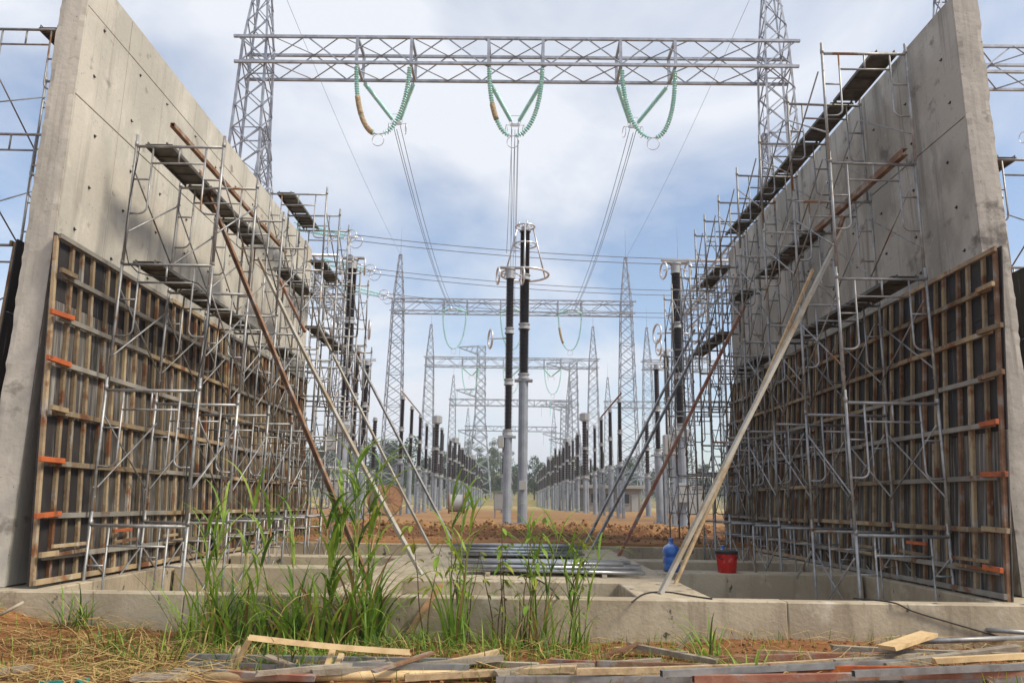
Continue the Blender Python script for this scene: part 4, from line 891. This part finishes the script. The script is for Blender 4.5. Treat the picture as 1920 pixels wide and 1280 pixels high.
extra = [
 ((1000, 1252), (1240, 1238), .06, .05, 'timber_old', 'box', (.10, .12), 'grey board crossing the rusty tube right of the peeled pole', 'board'),
 ((1080, 1258), (1560, 1240), .055, .05, 'timber', 'box', (.13, .13), 'long brown batten slanting across the middle of the pile', 'batten'),
 ((1300, 1272), (1930, 1262), .06, .055, 'rust_red', 'hollow', (.11, .12), 'red-brown tube second from the bottom at the right', 'steel tube'),
 ((1420, 1222), (1700, 1232), .05, .05, 'timber', 'box', (.08, .10), 'brown batten half sunk in soil left of the yellow plank', 'batten'),
 ((1560, 1214), (1930, 1230), .06, .06, 'timber_old', 'box', (.13, .15), 'long grey batten passing under the yellow plank', 'batten'),
 ((1750, 1238), (1935, 1228), .06, .05, 'fresh', 'box', (.17, .18), 'pale new batten at the right edge above the orange tube', 'batten'),
 ((1600, 1262), (1935, 1248), .05, .05, 'galv', 'hollow', (.17, .18), 'grey square tube above the orange one at the right edge', 'steel tube'),
 ((1150, 1216), (1290, 1224), .05, .04, 'timber', 'box', (.07, .07), 'short brown batten behind the grey slanting board', 'batten'),
 ((1130, 1230), (1200, 1204), .05, .03, 'rust', 'box', (.05, .16), 'short rusty strip tipped up left of the grey slanting board', 'strip'),
 ((760, 1270), (1080, 1252), .06, .05, 'timber', 'box', (.07, .12), 'brown batten over the right half of the peeled pole', 'batten'),
 ((640, 1246), (880, 1250), .05, .05, 'galv', 'hollow', (.13, .12), 'short dull tube right of the middle upright of the frame', 'steel tube'),
 ((480, 1262), (720, 1240), .05, .04, 'timber_old', 'box', (.11, .14), 'grey batten slanting under the middle upright of the frame', 'batten'),
 ((330, 1256), (470, 1264), .07, .04, 'timber_old', 'box', (.06, .07), 'short grey board left of the frame legs', 'board'),
 ((860, 1238), (1010, 1246), .05, .04, 'timber_old', 'box', (.08, .09), 'grey batten in the grass behind the short weathered board', 'batten'),
 ((0, 1258), (60, 1250), .06, .05, 'timber_old', 'box', (.06, .08), 'stub of grey timber at the left photo edge', 'offcut')]
for a, c, wd_, ht_, m_, pr_, z_, lb_, ct_ in extra: lie('offcut' if ct_ == 'offcut' else ct_.replace(' ', '_'), a, c, wd_, ht_, m_, lb_, ct_, pr_, z=z_)
for k, (a, c) in enumerate((((75, 1279), (120, 1277)), ((145, 1278), (168, 1272)), ((1645, 1275), (1662, 1271)))):
    lie('plastic_offcut', a, c, .03, .02, 'teal', ['teal strip at the bottom left corner, the longer one', 'teal strip at the bottom left, the shorter one', 'small teal clip on the boards at the bottom right'][k], 'offcut', z=(.05, .05))
lie('stick', (0, 1152), (45, 1128), .03, .03, 'timber_old', 'pale bent stick on the soil bank at the far left', 'stick', 'tube', z=(.42, .52))

# ------------------------------------------------------------------ plants
def blade(b, base, az, L_, wd, bend, mi, lean=.15, rn=random, seg=9, twist=0.0):
    d = Vector((math.cos(az), math.sin(az), 0)); side = Vector((-d.y, d.x, 0)); p = Vector(base); ang = lean; vs = []; fs = []
    for i in range(seg + 1):
        u = i / seg; wv = wd * min(1, 4 * u + .45) * (1 - u ** 2.2); s2 = side * math.cos(twist * u) + Vector((0, 0, 1)).cross(side) * math.sin(twist * u) * .5
        dirv = d * math.sin(ang) + Vector((0, 0, 1)) * math.cos(ang); nrm = side.cross(dirv)
        vs += [p + s2 * (wv / 2), p + nrm * (-wv * .14), p - s2 * (wv / 2)]; p = p + dirv * (L_ / seg); ang += bend / seg * (.35 + 1.3 * u)
    for i in range(seg):
        a = i * 3; fs += [(a, a + 1, a + 4, a + 3), (a + 1, a + 2, a + 5, a + 4)]
    b.cur = mi; b.add(vs, fs); b.cur = 0
GM = [M['grass'], M['grass2'], M['grass3'], M['straw']]
def clump(px, py, n, L0, L1, wd, label, spread=.16, bend=(.6, 2.0), mix=(.38, .28, .14, .20), z=None, lean=(.02, .35), stems=0):
    c = atZ(px, py, .05); c *= min(1, 8.55 / c.y); c.z = hgt(c.x, c.y); e = empty('grass_clump', c, label=label, cat='grass', group='clumps of tall grass before the low wall')
    b = MB()
    for i in range(n):
        a = random.uniform(0, 6.28); r = spread * math.sqrt(random.random()); mi = random.choices(range(4), mix)[0]
        blade(b, (math.cos(a) * r, math.sin(a) * r * .7, -.02), random.uniform(0, 6.28) if random.random() < .5 else a, random.uniform(L0, L1), wd * random.uniform(.6, 1.2), random.uniform(*bend), mi, random.uniform(*lean), twist=random.uniform(-1.5, 1.5))
    b.build('blades', GM, e, True)
    for s in range(stems):
        a = random.uniform(0, 6.28); h = L1 * random.uniform(.95, 1.25); lx, ly = random.uniform(-.12, .16), random.uniform(-.1, .1); sb = MB(); pts = [Vector((math.cos(a) * .08 + lx * u * u, math.sin(a) * .05 + ly * u * u, h * u)) for u in [q / 6 for q in range(7)]]
        sb.tube(pts, .008, 6, rad=[.009 - .005 * q / 6 for q in range(7)]); st_ = sb.build('cane', M['gstem'], e, True)
        lb = MB()
        for q in range(2, 7):
            for _ in range(2 if q > 3 else 1): blade(lb, pts[q], random.gauss(0, .8) + (math.pi if random.random() < .5 else 0), random.uniform(.4, .85), wd * 1.1, random.uniform(1.2, 2.9), random.choices(range(4), (.5, .4, .1, 0))[0], random.uniform(.15, .5), twist=random.uniform(-1, 1))
        lb.build('cane_leaves', GM, st_, True)
    return e
clump(672, 1208, 60, .7, 1.45, .04, 'tallest arching grass clump, right of the rusty prop foot, with high canes', spread=.24, stems=6, bend=(1.2, 2.9))
clump(600, 1210, 75, .55, 1.25, .04, 'broad dense grass clump left of the tallest arching one', spread=.34, stems=4, bend=(.5, 2.4), lean=(.05, .7))
clump(530, 1212, 62, .45, 1.15, .038, 'dense upright grass clump in front of the left pit', spread=.3, bend=(.4, 2.2), lean=(.02, .5), stems=1)
clump(455, 1208, 58, .45, 1.15, .036, 'leafy grass clump second from the left of the big stand', spread=.3, mix=(.45, .3, .12, .13), stems=2, bend=(.4, 2.2), lean=(.05, .75))
clump(385, 1206, 65, .45, 1.1, .028, 'yellow-green grass clump at the left end of the big stand', spread=.26, mix=(.3, .35, .1, .25), stems=3, bend=(.3, 2.0), lean=(.02, .55))
clump(720, 1216, 40, .35, .8, .022, 'low thin grass clump at the right end of the big stand', spread=.3, lean=(.1, .9))
clump(140, 1190, 40, .3, .65, .022, 'small dark grass tuft on the soil at the left', spread=.16, mix=(.2, .1, .55, .15), lean=(.1, .8))
clump(205, 1212, 40, .25, .55, .018, 'second small tuft right of the dark one on the left', spread=.2, mix=(.3, .2, .25, .25), lean=(.1, .9))
clump(852, 1212, 22, .5, 1.25, .032, 'slender upright grass clump left of the broad-leaved plant', spread=.12, bend=(.1, 1.0), mix=(.55, .3, .1, .05), stems=3)
clump(950, 1216, 60, .3, .7, .018, 'fine grassy tuft under the broad-leaved plant', spread=.32, lean=(.1, .9))
clump(1010, 1212, 26, .4, 1.0, .026, 'thin grass clump right of the broad-leaved plant', spread=.2, bend=(.4, 1.8), stems=4)
clump(1088, 1214, 16, .3, .8, .024, 'drooping grass with tall canes right of centre', spread=.16, mix=(.45, .45, .1, 0), stems=4, bend=(.8, 2.4))
clump(1045, 1226, 55, .2, .5, .018, 'low bright grass tuft right of centre', spread=.28, mix=(.45, .4, .1, .05), lean=(.2, 1.0))
clump(915, 1238, 55, .15, .45, .018, 'low grass tuft at the front of the centre plants', spread=.3, lean=(.2, 1.0))
clump(800, 1222, 70, .2, .55, .016, 'low grass spreading beside the orange-brown leaning board', spread=.4, lean=(.2, 1.1))
clump(1330, 1236, 30, .35, .75, .026, 'green grass tuft growing through the boards at the right', spread=.13, bend=(.8, 2.2), lean=(.2, .8))
clump(1400, 1262, 28, .3, .6, .024, 'grass tuft sprawling over the rusty tubes at the right', spread=.12, lean=(.4, 1.0))
clump(560, 1240, 90, .2, .55, .018, 'low dark grass inside the broken timber frame', spread=.5, mix=(.35, .15, .35, .15), lean=(.2, 1.1))
clump(430, 1232, 70, .2, .5, .016, 'low matted grass at the foot of the big stand, left part', spread=.4, mix=(.3, .2, .25, .25), lean=(.4, 1.2))
clump(650, 1232, 70, .2, .5, .016, 'low matted grass at the foot of the big stand, right part', spread=.4, mix=(.4, .2, .25, .15), lean=(.4, 1.2))
clump(300, 1232, 70, .2, .6, .016, 'yellowing low grass left of the broken frame', spread=.4, mix=(.2, .3, .1, .4), lean=(.3, 1.2))
def leafy(px, py, h, nst, label, leafm, big, tip=None):
    c = atZ(px, py, .05); c *= min(1, 8.5 / c.y); c.z = hgt(c.x, c.y); e = empty('leafy_plant', c, label=label, cat='plant')
    for s in range(nst):
        lx = random.uniform(-.22, .22); ly = random.uniform(-.15, .1); hh = h * random.uniform(.7, 1.05); pts = [Vector((random.uniform(-.01, .01) + s * .04 - .05 + lx * u ** 1.5, ly * u, hh * u)) for u in [q / 7 for q in range(8)]]
        st_ = MB().tube(pts, .007, 6, rad=[.008 - .0055 * q / 7 for q in range(8)]).build('stem', M['stem'], e, True)
        for q in range(2, 8):
            for _ in range(1 if q < 4 else 3):
                az = random.uniform(0, 6.28); d = Vector((math.cos(az), math.sin(az), random.uniform(-.7, .15))).normalized(); side = d.cross(Vector((0, 0, 1))).normalized(); L_ = big * random.uniform(.4, 1.35); nrm = side.cross(d); lb = MB(); p0 = pts[q] + d * .03; vs = []; K = 5
                for i in range(K + 1):
                    u = i / K; wv = L_ * .40 * math.sin(math.pi * min(1, u * .93 + .05)) ** .8; cc = p0 + d * (L_ * u) - Vector((0, 0, .35 * L_ * u * u)); vs += [cc + side * wv / 2 + nrm * wv * .12, cc, cc - side * wv / 2 + nrm * wv * .12]
                lb.add(vs, [f for i in range(K) for f in ((i * 3, i * 3 + 1, i * 3 + 4, i * 3 + 3), (i * 3 + 1, i * 3 + 2, i * 3 + 5, i * 3 + 4))]); lb.tube([pts[q], p0], .003, 4)
                lb.build('leaf', M[leafm if random.random() < .7 else ('leaf_y' if leafm == 'leaf_g' else 'leaf_g')], st_, True)
    return e
leafy(935, 1212, 1.3, 4, 'broad-leaved plant with light green top and dark stems, before the pipes', 'leaf_g', .115)
leafy(985, 1214, 1.4, 3, 'taller light green plant just right of the broad-leaved one', 'leaf_g', .105)
leafy(868, 1210, 1.05, 4, 'spindly dark-stemmed plant with few yellow leaves, left of centre', 'leaf_y', .08)
leafy(800, 1212, 1.15, 2, 'young plant with hanging yellow-green leaves near the leaning board', 'leaf_y', .12)
leafy(1075, 1212, 1.25, 2, 'thin green plant with drooping tips right of the pipes', 'leaf_g', .09)
b = MB()
for i in range(2400):
    if random.random() < .75: x = random.uniform(-6.2, -2.4); y = random.uniform(6.4, 8.6)
    else: x = random.uniform(-2.6, 6); y = random.uniform(7.0, 8.7)
    if random.random() < .6: az = random.gauss(.15, .45) + (math.pi if random.random() < .5 else 0)
    else: az = random.uniform(0, 6.28)
    L_ = random.uniform(.15, .65); d = Vector((math.cos(az), math.sin(az), random.uniform(-.02, .18))); p = Vector((x, y, hgt(x, y) + random.uniform(.005, .09))); s = Vector((-d.y, d.x, random.uniform(-.5, .5))).normalized() * random.uniform(.002, .006); q = p + d * L_ * .5 + Vector((0, 0, random.uniform(0, .04))); r_ = p + d * L_
    r_.z = max(r_.z - .05, hgt(r_.x, min(r_.y, 8.75)) + .004); b.add([p - s, p + s, q + s, q - s, r_], [(0, 1, 2, 3), (3, 2, 4)])
tag(b.build('dry_straw', M['straw']), 'dry flattened straw covering the soil in the left foreground', 'straw', kind='stuff')
b = MB()
for i in range(3400):
    x = random.choice([random.uniform(-4.5, 2.2), random.uniform(-6.5, 6.5)]); y = random.uniform(6.8, 8.7)
    blade(b, (x, y, hgt(x, y) - .01), random.uniform(0, 6.28), random.uniform(.06, .22), .008, random.uniform(.3, 1.8), random.choices(range(4), (.4, .2, .2, .2))[0], random.uniform(.05, .6), seg=4)
tag(b.build('short_grass', GM), 'short scattered grass along the foot of the low wall', 'grass', kind='stuff')

# ------------------------------------------------------------------ thin summer haze over the whole yard
hz = bpy.data.materials.new('haze_air'); hz.use_nodes = True; ht = hz.node_tree; ht.nodes.clear()
ho = ht.nodes.new('ShaderNodeOutputMaterial'); pv = ht.nodes.new('ShaderNodeVolumePrincipled'); pv.inputs['Color'].default_value = (.93, .95, 1, 1); pv.inputs['Density'].default_value = .0006; pv.inputs['Anisotropy'].default_value = .3
ht.links.new(pv.outputs[0], ho.inputs['Volume'])
tag(MB().box(-2600, 2600, -60, 4050, -2.5, 62).build('haze', hz), 'thin pale haze over the yard', 'haze', kind='stuff')
